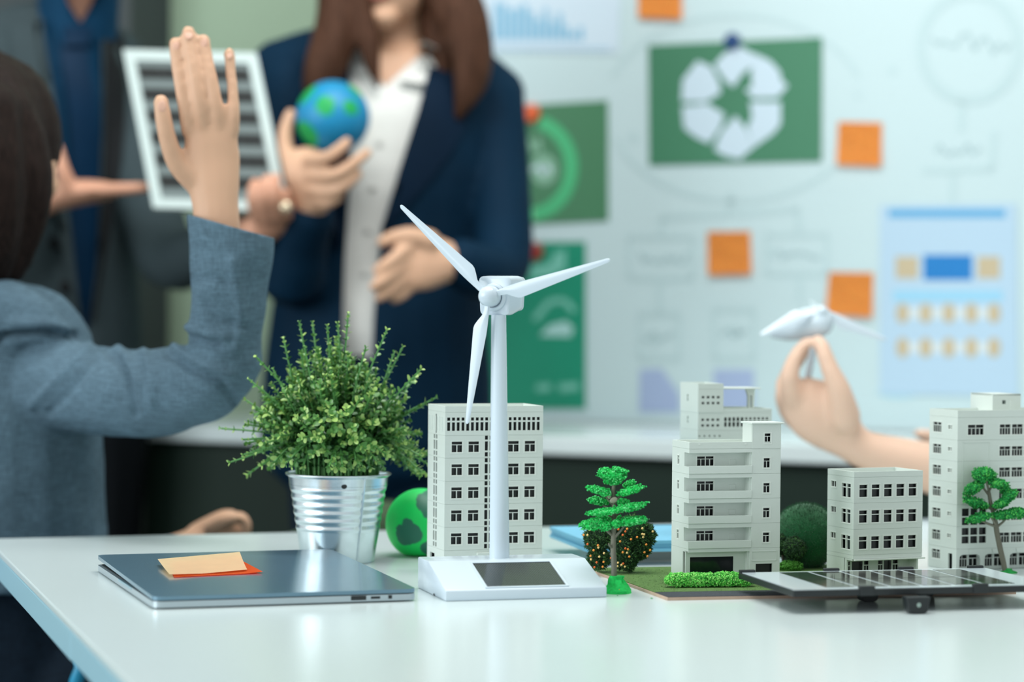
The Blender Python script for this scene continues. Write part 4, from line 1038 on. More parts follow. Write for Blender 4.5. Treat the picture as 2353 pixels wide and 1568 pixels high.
# --- B: four balconies building
Bd = Building('five-storey grey model building with four open balconies, in front of the hedge\'s back', 1581, 1341, 17, 1791, 1542, 1017, 622, 465, ZG).setcrop(240, 862, 465, 2.957)
Bd.root['label'] = 'grey model building with four open corner balconies and a garage, behind the low hedge'
fz, fu = Bd.fz, Bd.fu; Bd.setleft(126, 240, 0, 0); lu = Bd.lu
DB = 0.0115
Bd.parapet(fz(512), Bd.H, 0.0022)
def balcony_storey(yt, yb, ro0, ro1, name='storey', garage=False):
    """yt..yb storey in crop rows; ro0..ro1 rows of the open recess"""
    z0, z1 = fz(yb), fz(yt); bm = NB(); g = 0.00022; t = Bd.t; W, D = Bd.W, Bd.D
    ux = fu(665); zo0, zo1 = fz(ro1), fz(ro0)
    I = Matrix.Identity(4)
    holes = [(-1, ux, zo0, zo1)] if not garage else [(fu(205) if fu(205) > 0 else 0.0, fu(655), -0.001, zo1), (fu(698), fu(812), -0.001, fz(1303))]
    wins = [] if garage else [(fu(745), fu(790), fz(ro0 + 107), fz(ro0 + 39), T_BARS)]
    plate(bm, 0, W, z0 + g, z1, [h for h in holes] + [w_[:4] for w_ in wins], t, I)
    cut0 = D - lu(208) if not garage else 0
    lh = [] if garage else [(lu(208), D + 1, zo0, zo1), (lu(162), lu(174), fz(ro0 + 88), fz(ro0 + 26))]
    if garage: lh = [(lu(204), D - t, -0.001, zo1)]
    plate(bm, t, D - t, z0 + g, z1, lh, t, Bd.ML())
    plate(bm, t, D - t, z0 + g, z1, [], t, Matrix.Translation((W, 0, 0)) @ Matrix.Rotation(R(90), 4, 'Z'))
    plate(bm, 0, W, z0 + g, z1, [], t, Matrix.Translation((W, D, 0)) @ Matrix.Rotation(R(180), 4, 'Z'))
    # recess: rear wall, end wall, floor and ceiling
    if not garage:
        wh = [(fu(325), fu(440), fz(ro0 + 96), fz(ro0 + 28))]
        plate(bm, t, ux, z0 + g, z1 - 0.0003, wh, t, Matrix.Translation((0, DB, 0)))
        bx(bm, ux - t, ux, t, DB + t, z0 + 0.001, z1 - 0.0003)
        bx(bm, t, ux, t, DB, zo0 - 0.0012, zo0 - 0.0004); bx(bm, t, ux, t, DB, zo1, zo1 + 0.0008)
    else:
        wh = [(fu(270), fu(565), -0.001, fz(1253))]
        plate(bm, 0, fu(655), 0.0005, zo1 + 0.001, wh, t, Matrix.Translation((0, 0.0065, 0)))
        bx(bm, fu(655) - t, fu(655), t, 0.0065, 0.0005, zo1 + 0.001)
        bx(bm, 0.0, fu(655), t, 0.0065, zo1, zo1 + 0.0008)
    bx(bm, 0.0004, W - 0.0004, 0.0004, D - 0.0004, z0 - 0.0001, z0 + g + 0.0004)
    o = obj(name, bm, M_bld, Bd.root, world=False)
    for w_ in wins: obj('window', window_mesh(w_[1] - w_[0], w_[3] - w_[2], w_[4]), M_bframe, o, loc=(w_[0], 0, w_[2]))
    if not garage:
        obj('window', window_mesh(wh[0][1] - wh[0][0], wh[0][3] - wh[0][2], ((0, 1, .68, .74), (.48, .53, 0, 1), (.22, .26, 0, .68), (.74, .78, 0, .68))), M_bframe, o, loc=(wh[0][0], DB, wh[0][2]))
        p = Bd.ML() @ V((lu(162), 0, fz(ro0 + 88)))
        obj('window', window_mesh(lu(174) - lu(162), fz(ro0 + 26) - fz(ro0 + 88), ((0, 1, .62, .70),)), M_bframe, o, loc=p, rot=(0, 0, R(-90)))
        Bd.box('door_panel', fu(545), fu(589), DB - 0.0004, DB + 0.0002, zo0 + 0.0002, fz(ro0 + 52), parent=o)
        Bd.box('balcony_wall', -0.0006, ux, -0.0006, 0.0, zo0 - (zo0 - z0) * 0.92, zo0 + 0.0006, parent=o)
    else:
        bm = bx(NB(), fu(272), fu(563), 0.0071, 0.0075, 0.0008, fz(1255)); obj('shop_window', bm, M_glz, o, world=False)
        bm = NB(); pz0, pz1, pu0, pu1 = fz(1283), fz(1216), fu(670), fu(840)
        for r_ in ((pu0, pu1, pz0, pz0 + .0004), (pu0, pu1, pz1 - .0004, pz1), (pu0, pu0 + .0004, pz0, pz1), (pu1 - .0004, pu1, pz0, pz1)): bx(bm, r_[0], r_[1], -0.0003, 0.0002, r_[2], r_[3])
        obj('sign_frame', bm, M_bld, o, world=False)
    return o
for yt, yb, r0_, r1_ in ((512, 684, 538, 632), (684, 854, 709, 803), (854, 1024, 880, 973), (1024, 1194, 1050, 1143)): balcony_storey(yt, yb, r0_, r1_)
zb_ = 0
balcony_storey(1194, 1194 + Bd.fz(1194) / Bd.zpx * 2.957, 1215, 0, garage=True)
ph0, ph1 = fu(665), Bd.W
pz = Bd.H + (465 - 345) / 2.957 * Bd.zpx
bm = NB()
plate(bm, 0, ph1 - ph0, fz(511), pz, [(fu(749) - ph0, fu(792) - ph0, fz(475), fz(407))], Bd.t, Matrix.Translation((ph0, -0.0003, 0)))
for a in ((ph0, ph0 + .0016, Bd.t, 0.0205), (ph1 - .0016, ph1, Bd.t, 0.0205)): bx(bm, *a, fz(511), pz)
bx(bm, ph0, ph1, 0.0205, 0.022, fz(511), pz)
sh = obj('stair_house', bm, M_bld, Bd.root, world=False)
obj('window', window_mesh(fu(792) - fu(749), fz(407) - fz(475), T_BARS), M_bframe, sh, loc=(fu(749), -0.0003, fz(475)))
Bd.box('stair_house_roof', fu(656), fu(880), -0.002, 0.024, pz, pz + 0.0016)
obj('interior_shade_box', bx(NB(), ph0 + .003, ph1 - 0.004, 0.004, 0.019, fz(505), pz - .002), M_core, Bd.root, world=False)
Bd.core(0.0012, fz(1194) - .0012, 0.0034, y0=0.0095)
Bd.core(fz(1190), fz(520), 0.0034, y0=DB + 0.0036)
obj('interior_shade_box', bx(NB(), fu(680), Bd.W - .0034, 0.0036, DB + 0.004, 0.0014, fz(520)), M_core, Bd.root, world=False)
for x in (307, 620):
    bm = bx(NB(), fu(x) - .0009, fu(x) + .0009, -0.0003, 0.0002, fz(483), fz(474)); obj('drain_mark', bm, M_bframe, Bd.root, world=False)

# --- C: three-storey building
Cb = Building('three-storey grey model building with five windows per floor, behind the black solar panel', 1960, 1331, 23, 2118, 1899.5, 1085, 538, 697, ZG).setcrop(342, 879, 697, 3.408)
fz, fu = Cb.fz, Cb.fu; Cb.setleft(136, 342, 0, 0); lu = Cb.lu
Cb.parapet(fz(742), Cb.H)
CB = ((0, 1, .62, .69),)
for yt, yb in ((742, 944), (944, 1150), (1150, 1352)):
    fh = [(fu(x), fu(x + 64), fz(yt + 156), fz(yt + 56), CB) for x in (384, 480, 576, 672, 768)]
    lh = [(lu(166), lu(204), fz(yt + 94), fz(yt + 46), ((.44, .56, 0, 1),)), (lu(250), lu(282), fz(yt + 162), fz(yt + 52), ((0, 1, .68, .75),)), (lu(288), lu(318), fz(yt + 162), fz(yt + 52), ((0, 1, .68, .75),))]
    Cb.storey(fz(yb), fz(yt), fh, lh)
Cb.box('canopy', 0.0002, Cb.W + 0.0016, -0.003, -0.0002, fz(1395), fz(1384))
Cb.storey(fz(1384), fz(1352))
bm = NB(); t = Cb.t; zt = fz(1384) - .0001
plate(bm, 0, fu(345) + 0.0001, 0.0002, zt, [], t, Matrix.Identity(4)) if fu(345) > 0.0006 else None
plate(bm, 0, Cb.D - t, 0.0002, zt, [(lu(292), Cb.D, 0, fz(1396))], t, Cb.ML())
plate(bm, 0, Cb.D, 0.0002, zt, [], t, Matrix.Translation((Cb.W - 0.004, 0, 0)) @ Matrix.Rotation(R(90), 4, 'Z'))
gh = [(fu(345), fu(385), 0.001, fz(1412), T_BARS), (fu(395), fu(485), 0.001, fz(1412), ()), (fu(490), fu(530), 0.001, fz(1412), T_BARS), (fu(600), fu(640), 0.001, fz(1412), T_BARS), (fu(645), fu(710), 0.001, fz(1412), ()), (fu(715), fu(760), 0.001, fz(1412), T_BARS)]
plate(bm, 0, Cb.W - .004, 0.0002, zt, [h[:4] for h in gh], t, Matrix.Translation((0, 0.014, 0)))
go = obj('ground_storey', bm, M_bld, Cb.root, world=False)
for h in gh: obj('window', window_mesh(h[1] - h[0], h[3] - h[2], h[4], False), M_bframe, go, loc=(h[0], 0.014, h[2]))
Cb.core(zt + .001, fz(750)); Cb.core(0.001, zt - .001, 0.006, y0=0.0175)

# --- D: tall building with the arches
Dd = Building('tall grey model building with roof hut and arches, behind the darker model tree', 2197, 1314, 22, 2478, 2132, 944, 958, 210, ZT).setcrop(1150, 2108, 212, 3.408)
fz, fu = Dd.fz, Dd.fu; Dd.setleft(930, 1150, 0, 0); lu = Dd.lu
Dd.parapet(fz(268), Dd.H)
B4 = ((0, 1, .63, .68), (.235, .265, 0, .65), (.485, .515, 0, 1), (.735, .765, 0, .65))
LB = ((0, 1, .68, .74), (.47, .53, .7, 1), (.23, .265, 0, .7), (.48, .52, 0, .7), (.735, .77, 0, .7))
rows = [(268, 446), (446, 612), (612, 780), (780, 952), (952, 1124), (1124, 1300)]
stair = [(fu(1190 + i * 66), fu(1190 + i * 66 + 56), z0_, z1_) for i in range(3) for z0_, z1_ in ()]
for i, (yt, yb) in enumerate(rows):
    k = (yb - yt) / 170.0; fh = []
    xs = [1474, 1570, 1666, 1762, 1858, 1954]
    for x in xs: fh.append((fu(x), fu(x + 86), fz(yt + 132 * k), fz(yt + 52 * k), B4))
    if i == 0: fh.append((fu(1228), fu(1352), fz(yt + 132 * k), fz(yt + 52 * k), B4))
    if i == 4:
        for j in range(3):
            for a, b in ((982, 1042), (1052, 1112)): fh.append((fu(1190 + j * 66), fu(1190 + j * 66 + 56), fz(b), fz(a), None))
    if i == 5:
        for j in range(3):
            for a, b in ((1134, 1190), (1200, 1256)): fh.append((fu(1190 + j * 66), fu(1190 + j * 66 + 56), fz(b), fz(a), None))
    lh = [(lu(960), lu(1024), fz(yt + 122 * k), fz(yt + 44 * k), LB), (lu(1078), lu(1106), fz(yt + 90 * k), fz(yt + 60 * k), ((.4, .6, 0, 1), (0, 1, .4, .55)))]
    so = Dd.storey(fz(yb), fz(yt), fh, lh)
bm = NB(); pz0, pz1, pu0, pu1 = fz(948), fz(460), fu(1190), fu(1395)
for r_ in ((pu0, pu1, pz0, pz0 + .0005), (pu0, pu1, pz1 - .0005, pz1), (pu0, pu0 + .0005, pz0, pz1), (pu1 - .0005, pu1, pz0, pz1)): bx(bm, r_[0], r_[1], -0.0003, 0.0002, r_[2], r_[3])
obj('panel_frame', bm, M_bld, Dd.root, world=False)
# ground floor with arches: wall outline cut with eight-sided heads
bm = NB(); zt = fz(1300); xs = [(1172, 1335), (1367, 1530), (1562, 1725), (1757, 1920), (1952, 2090)]
holes = [(fu(a), fu(b), 0.0, fz(1343)) for a, b in xs]
plate(bm, 0, Dd.W, 0.0002, zt, [(h[0], h[1], -1, h[3]) for h in holes], 0.0022, Matrix.Identity(4))
for h in holes:
    c_ = (h[1] - h[0]) * 0.17
    for sx, d_ in ((h[0], 1), (h[1], -1)):
        prism(bm, [(sx, 0, h[3]), (sx + d_ * c_, 0, h[3]), (sx + d_ * c_ * .3, 0, h[3] - c_ * .35), (sx, 0, h[3] - c_ * 1.1)], (0, 0.0022, 0))
plate(bm, Dd.t, Dd.D - 0.0022, 0.0002, zt, [(lu(960), lu(1024), fz(1400), fz(1325)), (lu(1088), lu(1118), 0, fz(1340))], Dd.t, Dd.ML())
plate(bm, 0.0022, Dd.D - Dd.t, 0.0002, zt, [], Dd.t, Matrix.Translation((Dd.W, 0, 0)) @ Matrix.Rotation(R(90), 4, 'Z'))
plate(bm, 0, Dd.W, 0.0002, zt, [], Dd.t, Matrix.Translation((Dd.W, Dd.D, 0)) @ Matrix.Rotation(R(180), 4, 'Z'))
gh = []
for a, b in xs: gh += [(fu(a + 14), fu(a + 92), 0.003, fz(1350), B4), (fu(a + 104), fu(b + 6), 0.003, fz(1350), T_BARS)]
plate(bm, Dd.t, Dd.W - Dd.t, 0.0002, zt, [h[:4] for h in gh], Dd.t, Matrix.Translation((0, 0.0065, 0)))
go = obj('arcade_storey', bm, M_bld, Dd.root, world=False)
for h in gh: obj('window', window_mesh(h[1] - h[0], h[3] - h[2], h[4], False), M_bframe, go, loc=(h[0], 0.0065, h[2]))
p = Dd.ML() @ V((lu(960), 0, fz(1400))); obj('window', window_mesh(lu(1024) - lu(960), fz(1325) - fz(1400), LB), M_bframe, go, loc=p, rot=(0, 0, R(-90)))
for x in (1255, 1440, 1625):
    bm = prism(NB(), [(fu(x - 16), -0.0008, fz(1305)), (fu(x + 16), -0.0008, fz(1305)), (fu(x + 9), -0.0008, fz(1335)), (fu(x - 9), -0.0008, fz(1335))], (0, 0.001, 0)); obj('keystone', bm, M_bld, go, world=False)
Dd.core(zt + .001, fz(275)); Dd.core(0.001, zt - .001, 0.0034, y0=0.0105)
# roof hut
hx0, hx1 = fu(1430) + 0.0125, fu(1652) + 0.0125; hz1 = Dd.H + (212 - 92) / 3.408 * Dd.zpx
bm = NB(); hy0 = 0.022; hD = 0.036
plate(bm, hx0, hx1, fz(262), hz1, [(hx0 + (hx1 - hx0) * .34, hx0 + (hx1 - hx0) * .47, Dd.H + (212 - 172) / 3.408 * Dd.zpx, Dd.H + (212 - 142) / 3.408 * Dd.zpx)], Dd.t, Matrix.Translation((0, hy0, 0)))
bx(bm, hx0, hx0 + .0016, hy0 + Dd.t, hy0 + hD, fz(262), hz1); bx(bm, hx1 - .0016, hx1, hy0 + Dd.t, hy0 + hD, fz(262), hz1); bx(bm, hx0, hx1, hy0 + hD, hy0 + hD + .0016, fz(262), hz1)
bx(bm, hx0, hx1, hy0, hy0 + hD, hz1 - .0016, hz1)
hut = obj('roof_hut', bm, M_bld, Dd.root, world=False)
obj('hut_door', bevel(bx(NB(), hx0 + (hx1 - hx0) * .62, hx0 + (hx1 - hx0) * .84, hy0 - .0004, hy0 + .0002, Dd.H - .001, Dd.H + (212 - 145) / 3.408 * Dd.zpx), .0002, 1), M_bld, hut, world=False)

# --- E: building at the back with the roof pergola
Eb = Building('grey model building with square vents and a roof pergola, behind the balcony building', 1601, 1288, 16, 1770, 1560, 940, 500, 237, ZT).setcrop(300, 798, 237, 2.957)
fz, fu = Eb.fz, Eb.fu; Eb.setleft(178, 300, 0, 0); lu = Eb.lu
ut = fu(468); Eb.parapet(fz(262), Eb.H)
fh = []
for i in range(4):
    for a, b in ((304, 319), (343, 358)): fh.append((fu(322 + i * 34), fu(341 + i * 34), fz(b), fz(a), None))
for i in range(5): fh.append((fu(476 + i * 28), fu(494 + i * 28), fz(360), fz(328), None)); fh.append((fu(476 + i * 28), fu(494 + i * 28), fz(322), fz(296), None))
for i in range(6):
    for a, b in ((297, 312), (321, 340)): fh.append((fu(618 + i * 28), fu(634 + i * 28), fz(b), fz(a), None))
lh = [(lu(226), lu(234), fz(315), fz(295), None), (lu(226), lu(234), fz(342), fz(322), None)]
Eb.storey(fz(385), fz(262), fh, lh)
fh = [(fu(305 + i * 34), fu(315 + i * 34), fz(428), fz(416), None) for i in range(5)]
Eb.storey(fz(452), fz(385), fh, [])
for yt, yb in ((452, 620), (620, 790), (790, 960), (960, 237 + (Eb.H) / Eb.zpx * 2.957)):
    Eb.storey(max(0, fz(yb)), fz(yt), [(fu(x), fu(x + 60), fz(yt + 120), fz(yt + 50), T_BARS) for x in (330, 420, 510, 600, 690)], [])
Eb.core(0.001, fz(270))
tz1 = Eb.H + (237 - 66) / 2.957 * Eb.zpx; bm = NB(); TD = Eb.D
zz = lambda y: Eb.H + (237 - y) / 2.957 * Eb.zpx
vh = [(fu(322 + i * 34), fu(341 + i * 34), zz(b), zz(a)) for i in range(4) for a, b in ((150, 166), (190, 206))]
plate(bm, 0, ut, fz(262), zz(105), vh, Eb.t, Matrix.Translation((0, -0.0004, 0)))
plate(bm, 0, ut, zz(104), tz1, [], Eb.t, Matrix.Translation((0, -0.0004, 0)))
plate(bm, 0, TD, fz(262), tz1, [(lu(226), lu(234), zz(165), zz(145)), (lu(226), lu(234), zz(190), zz(170))], Eb.t, Matrix.Translation((-0.0003, TD, 0)) @ Matrix.Rotation(R(-90), 4, 'Z'))
bx(bm, ut - .0016, ut, Eb.t, TD - .0016, fz(262), tz1); bx(bm, 0, ut, TD - .0016, TD, fz(262), tz1); bx(bm, .001, ut - .001, .001, TD - .001, tz1 - .006, tz1 - .005)
obj('stair_tower', bm, M_bld, Eb.root, world=False)
obj('interior_shade_box', bx(NB(), .004, ut - .003, .004, TD - .004, fz(250), tz1 - .007), M_core, Eb.root, world=False)
pg = Eb.box('pergola_slab', ut, fu(755), 0.012, TD - 0.004, zz(107), zz(98))
bm = NB(); c0, c1 = fu(668), fu(728)
prism(bm, [(c0, .018, zz(107)), (c1, .018, zz(107)), (c1 - .001, .018, zz(236)), (c1 - (c1 - c0) * .28, .018, zz(236)), (c1 - (c1 - c0) * .34, .018, zz(150)), (c1 - (c1 - c0) * .5, .018, zz(150)), (c1 - (c1 - c0) * .5, .018, zz(236)), (c1 - (c1 - c0) * .72, .018, zz(236)), (c1 - (c1 - c0) * .72, .018, zz(155))], (0, .004, 0))
obj('pergola_post', bm, M_bld, Eb.root, world=False)
prism_ = bx(NB(), ut - .0005, ut + .002, TD - .012, TD - .006, fz(240), zz(107)); obj('pergola_post', prism_, M_bld, Eb.root, world=False)

# ------------------------------------------------------------------ black framed solar panel on feet
M_glass_w = mat('white_backsheet', (206, 220, 226), 0.15, coat=0.15)
M_cell2 = mat('brown_black_solar_cell', (52, 50, 50), 0.10, spec=0.6, coat=0.4)
ZP = ZT + 0.019
NLs = T(1823, 1357, ZP); FLs = T(1692, 1316, ZP); te = R(14)
sp_ = thing('solar_panel', 'black framed solar panel lying on small black feet in front of the model buildings', 'solar panel', (NLs.x, NLs.y, ZT), te)
SD = (FLs - NLs).length; SW = 0.226; hz = 0.019
fr = obj('panel_frame', bevel(bx(NB(), 0, SW, 0, SD, hz - 0.0056, hz - 0.0004), 0.0006), M_black, sp_, world=False)
obj('backsheet', bx(NB(), 0.0018, SW - 0.0018, 0.0018, SD - 0.0018, hz - 0.0006, hz), M_glass_w, sp_, world=False)
cw = 0.738 * SW / 6
for i in range(6):
    for v0, v1 in ((0.10, 0.50), (0.515, 0.93)):
        x = 0.145 * SW + i * cw
        obj('solar_cell', bx(NB(), x, x + cw * 0.89, v0 * SD, v1 * SD, hz - 0.0001, hz + 0.00025), M_cell2, sp_, world=False)
for x in (0.006, 0.36 * SW, 0.66 * SW, SW - 0.012):
    obj('edge_clip', bevel(bx(NB(), x - 0.006, x + 0.008, SD - 0.003, SD + 0.0015, hz - 0.0058, hz + 0.0022), 0.0008), M_black, sp_, world=False)
for x in (0.062, 0.160): obj('edge_clip', bevel(bx(NB(), x - 0.006, x + 0.007, -0.0012, 0.004, hz - 0.0058, hz + 0.0022), 0.0008), M_black, sp_, world=False)
def foot(px0, px1, y, zt, hole):
    d = proj(T((px0 + px1) / 2, y, ZT))[2]
    a = wm(sp_).inverted() @ T(px0, y, ZT); b = wm(sp_).inverted() @ T(px1, y, ZT)
    x0, x1, yy = a.x, b.x, (a.y + b.y) / 2; w_ = x1 - x0; pts = []
    for cx, cz, a0 in ((x0 + w_ * .28, w_ * .28, 180), (x1 - w_ * .28, w_ * .28, 270)):
        for k in range(5): pts.append((cx + w_ * .28 * math.cos(R(a0 + 22.5 * k)), yy, cz + w_ * .28 * math.sin(R(a0 + 22.5 * k))))
    pts += [(x1 + w_ * .1, yy, zt), (x0 - w_ * .1, yy, zt)]
    bm = NB(); f_ = prism(bm, pts, (0, 0.010, 0)); o = obj('foot', bevel(bm, 0.0005, 1), M_black, sp_, world=False)
    if hole:
        bm = NB(); lathe(bm, [(0, -0.0002), (0.0016, -0.0002), (0.0019, 0.0002), (0, 0.0003)], 16); bm.transform(Matrix.Translation(((x0 + x1) / 2, yy - .0001, w_ * .42)) @ Matrix.Rotation(R(90), 4, 'X'))
        obj('screw_eye', bm, mat('pale_screw', (150, 168, 160), 0.4), o, world=False)
foot(2086, 2136, 1412, hz - 0.0055, True)
foot(1978, 2020, 1384, hz - 0.0055, False)
foot(2110, 2150, 1372, hz - 0.0055, False)
# ------------------------------------------------------------------ people
M_skin = mat('skin_warm', (210, 167, 138), 0.5, spec=0.35, var=0.05, vscale=14, sss=0.08)
M_skin2 = mat('skin_rosy', (206, 152, 126), 0.5, spec=0.35, var=0.05, vscale=14, sss=0.08)
M_skin3 = mat('skin_light', (222, 186, 164), 0.5, spec=0.35, var=0.04, vscale=14, sss=0.08)
M_nail = mat('fingernail', (216, 170, 148), 0.45)
M_lips = mat('lips', (190, 104, 94), 0.4)
M_eye = mat('eye_white', (230, 228, 222), 0.2); M_iris = mat('dark_iris', (40, 28, 22), 0.2)
M_hair_d = mat('dark_brown_hair', (34, 24, 21), 0.6, spec=0.10, var=0.45, vscale=60, stretch=(6, 6, 0.4), bump=0.3, bscale=160)
M_hair_b = mat('chestnut_hair', (70, 46, 34), 0.6, spec=0.10, var=0.35, vscale=40, stretch=(6, 6, 0.35), bump=0.3, bscale=120)
M_navy = mat('navy_suit_cloth', (2, 34, 55), 0.75, spec=0.12, var=0.14, vscale=9)
M_navy2 = mat('navy_lapel_cloth', (3, 26, 46), 0.75, spec=0.12, var=0.10, vscale=9)
M_trous = mat('dark_trouser_cloth', (20, 30, 40), 0.8, spec=0.12)
M_shirt = mat('white_shirt_cloth', (222, 222, 218), 0.75, spec=0.12, var=0.03, vscale=30)
M_grey = mat('charcoal_suit_cloth', (58, 70, 74), 0.8, spec=0.12, var=0.1, vscale=7)
M_greyd = mat('charcoal_shaded_side', (30, 32, 34), 0.85, spec=0.12, var=0.1, vscale=7)  # suit grey darkened for the side away from the light; also the buttons
M_tie = mat('dark_blue_tie', (0, 37, 64), 0.55, spec=0.12, var=0.1, vscale=10)
M_bshirt = mat('teal_blue_shirt', (4, 50, 78), 0.7, spec=0.12)
M_shoe = mat('black_leather', (22, 22, 24), 0.35)
def weave(name, rgb):
    m = mat(name, rgb, 0.9, spec=0.15, var=0.16, vscale=8)
    nt = m.node_tree; b = nt.nodes['Principled BSDF']; src = b.inputs['Base Color'].links[0].from_socket
    tc = nt.nodes.new('ShaderNodeTexCoord'); outs = []
    for st in ((1700, 1700, 140), (140, 140, 1700)):
        mp = nt.nodes.new('ShaderNodeMapping'); mp.inputs['Scale'].default_value = st; nt.links.new(tc.outputs['Object'], mp.inputs[0])
        n = nt.nodes.new('ShaderNodeTexNoise'); n.inputs['Scale'].default_value = 0.5; n.inputs['Detail'].default_value = 2; nt.links.new(mp.outputs[0], n.inputs['Vector']); outs.append(n.outputs['Fac'])
    ad = nt.nodes.new('ShaderNodeMath'); ad.operation = 'ADD'; nt.links.new(outs[0], ad.inputs[0]); nt.links.new(outs[1], ad.inputs[1])
    mr = nt.nodes.new('ShaderNodeMapRange'); mr.inputs['From Min'].default_value = 0.7; mr.inputs['From Max'].default_value = 1.3; mr.inputs['To Min'].default_value = 0.68; mr.inputs['To Max'].default_value = 1.32
    nt.links.new(ad.outputs[0], mr.inputs[0])
    mx = nt.nodes.new('ShaderNodeMix'); mx.data_type = 'RGBA'; mx.blend_type = 'MULTIPLY'; mx.inputs['Factor'].default_value = 1
    nt.links.new(src, mx.inputs['A']); nt.links.new(mr.outputs[0], mx.inputs['B']); nt.links.new(mx.outputs['Result'], b.inputs['Base Color'])
    return m
M_tweed = weave('blue_grey_tweed', (82, 104, 118))
M_denim = weave('dark_denim', (22, 34, 46))
def tp(bm, pts, n=14, wax=None, k=3, cap=True):
    """tube through view points (x, y, distance, radius in pixels there)"""
    q = [(*P(x, y, d), *((r if isinstance(r, tuple) else (r, r)))) for x, y, d, r in pts]
    s = [p[2] / FPX for p in pts]
    q = [(a[0], a[1], a[2], a[3] * c, a[4] * c) for a, c in zip(q, s)]
    if k > 1 and len(q) > 2: q = smoothpath(q, k)
    return tube(bm, [a[:3] for a in q], [(a[3], a[4]) for a in q], n, wax, cap)
def frame(fwd):
    f = V(fwd).normalized(); r = f.cross(V((0, 0, 1))).normalized(); u = r.cross(f)
    return Matrix((r, f, u)).transposed()
def head(bm, c, F, s=1.0):
    at = lambda p: V(c) + F @ (V(p) * s)
    for p, r in (((0, -.012, .03), (.074, .094, .086)), ((0, .028, -.02), (.062, .066, .088)), ((0, .022, -.066), (.056, .058, .046)), ((0, .062, -.098), (.028, .026, .020)),
                 ((.077, -.005, -.008), (.009, .019, .030)), ((-.077, -.005, -.008), (.009, .019, .030)), ((0, .080, .036), (.045, .012, .012)), ((.036, .074, -.022), (.022, .016, .020)), ((-.036, .074, -.022), (.022, .016, .020))):
        ell(bm, at(p), [x * s for x in r], F)
    tube(bm, [at((0, .088, .02)), at((0, .098, -.008)), at((0, .103, -.026))], [.006 * s, .008 * s, .0105 * s], 8)
def face_parts(c, F, par, s=1.0):
    at = lambda p: V(c) + F @ (V(p) * s)
    for sx in (-1, 1):
        e = obj('eye', ell(NB(), at((sx * .031, .0755, .010)), (.0120 * s, .009 * s, .0055 * s), F), M_eye, par, smooth=2)
        obj('iris', ell(NB(), at((sx * .031, .0838, .010)), (.0046 * s, .0016 * s, .0046 * s), F), M_iris, e, smooth=2)
        obj('eyebrow', tube(NB(), [at((sx * .016, .0895, .030)), at((sx * .032, .0885, .034)), at((sx * .048, .078, .029))], [.0022 * s, .0022 * s, .0014 * s], 6), M_hair_d, par, smooth=True)
    bm = NB(); ell(bm, at((0, .084, -.062)), (.021 * s, .008 * s, .0045 * s), F); ell(bm, at((0, .083, -.069)), (.018 * s, .009 * s, .0055 * s), F)
    obj('lips', blob(bm, 0.0022, 3), M_lips, par)
def hand(bm, palm, fingers, thumb, wax):
    tp(bm, palm, 14, wax)
    for f in fingers + [thumb]: tp(bm, f, 10)
def legs(bm, hips, z_hip, r0, foot_dir, shoes=None):
    for x, y in hips:
        tube(bm, [(x, y, z_hip), (x, y, 0.5), (x * 1.0, y + .01, 0.11)], [r0, r0 * 0.72, r0 * 0.55], 14)
def shoes(par, spots, d):
    for x, y in spots:
        bm = NB(); q = V((d[0], d[1], 0)).normalized()
        tube(bm, [V((x, y, .036)) - q * .06, V((x, y, .045)), V((x, y, .032)) + q * .10, V((x, y, .024)) + q * .15], [(.036, .032), (.040, .040), (.042, .028), (.034, .020)], 12, wax=(-q.y, q.x, 0))
        obj('shoe', bm, M_shoe, par, smooth=True)

# ================= the seated woman with the raised hand (seen from behind)
pw = P(-40, 1000, 2.68)
p1 = thing('person', 'seated person in a blue-grey tweed jacket raising one hand, dark bob, seen from behind', 'person', (pw.x, pw.y, 0))
F1 = frame((0.2, 0.97, 0.0)); hc = P(-38, 372, 2.70)
bm = NB(); head(bm, hc, F1)
tp(bm, [(-52, 560, 2.72, 84), (-54, 700, 2.70, 84)], 14)
tp(bm, [(-55, 720, 2.69, (130, 90)), (-50, 900, 2.67, (225, 160)), (-45, 1150, 2.67, (215, 160)), (-40, 1500, 2.69, (230, 180))], 16, (1, 0, 0), cap=False)
tp(bm, [(-20, 840, 2.66, 66), (200, 892, 2.57, 64), (400, 895, 2.47, 54), (500, 858, 2.44, 50), (523, 740, 2.43, 50), (505, 620, 2.42, 48), (500, 560, 2.42, 42)], 14, None)
# raised right hand, back of the hand to us
hand(bm, [(502, 600, 2.42, (50, 44)), (498, 520, 2.42, (54, 42)), (495, 470, 2.42, (54, 39)), (490, 420, 2.42, (61, 35)), (486, 370, 2.42, (66, 31)), (486, 318, 2.418, (62, 27)), (487, 292, 2.417, (58, 22))],
     [[(434, 300, 2.416, 19), (426, 250, 2.411, 17.5), (414, 190, 2.411, 15.5), (406, 140, 2.416, 15), (403, 100, 2.420, 15.5)],
      [(467, 290, 2.413, 19), (458, 235, 2.407, 18), (446, 165, 2.409, 16.5), (437, 112, 2.415, 15.5), (433, 74, 2.420, 16)],
      [(502, 292, 2.414, 18.5), (496, 240, 2.409, 17), (484, 175, 2.411, 15.5), (474, 125, 2.417, 14.5), (468, 92, 2.421, 15.5)],
      [(534, 305, 2.417, 16.5), (537, 260, 2.413, 15), (535, 210, 2.416, 13.5), (530, 162, 2.421, 13), (527, 122, 2.424, 13.5)]],
     [(446, 415, 2.42, 30), (408, 378, 2.413, 25), (386, 322, 2.406, 21.5), (375, 268, 2.403, 20), (370, 234, 2.404, 18)], (1, 0, 0))
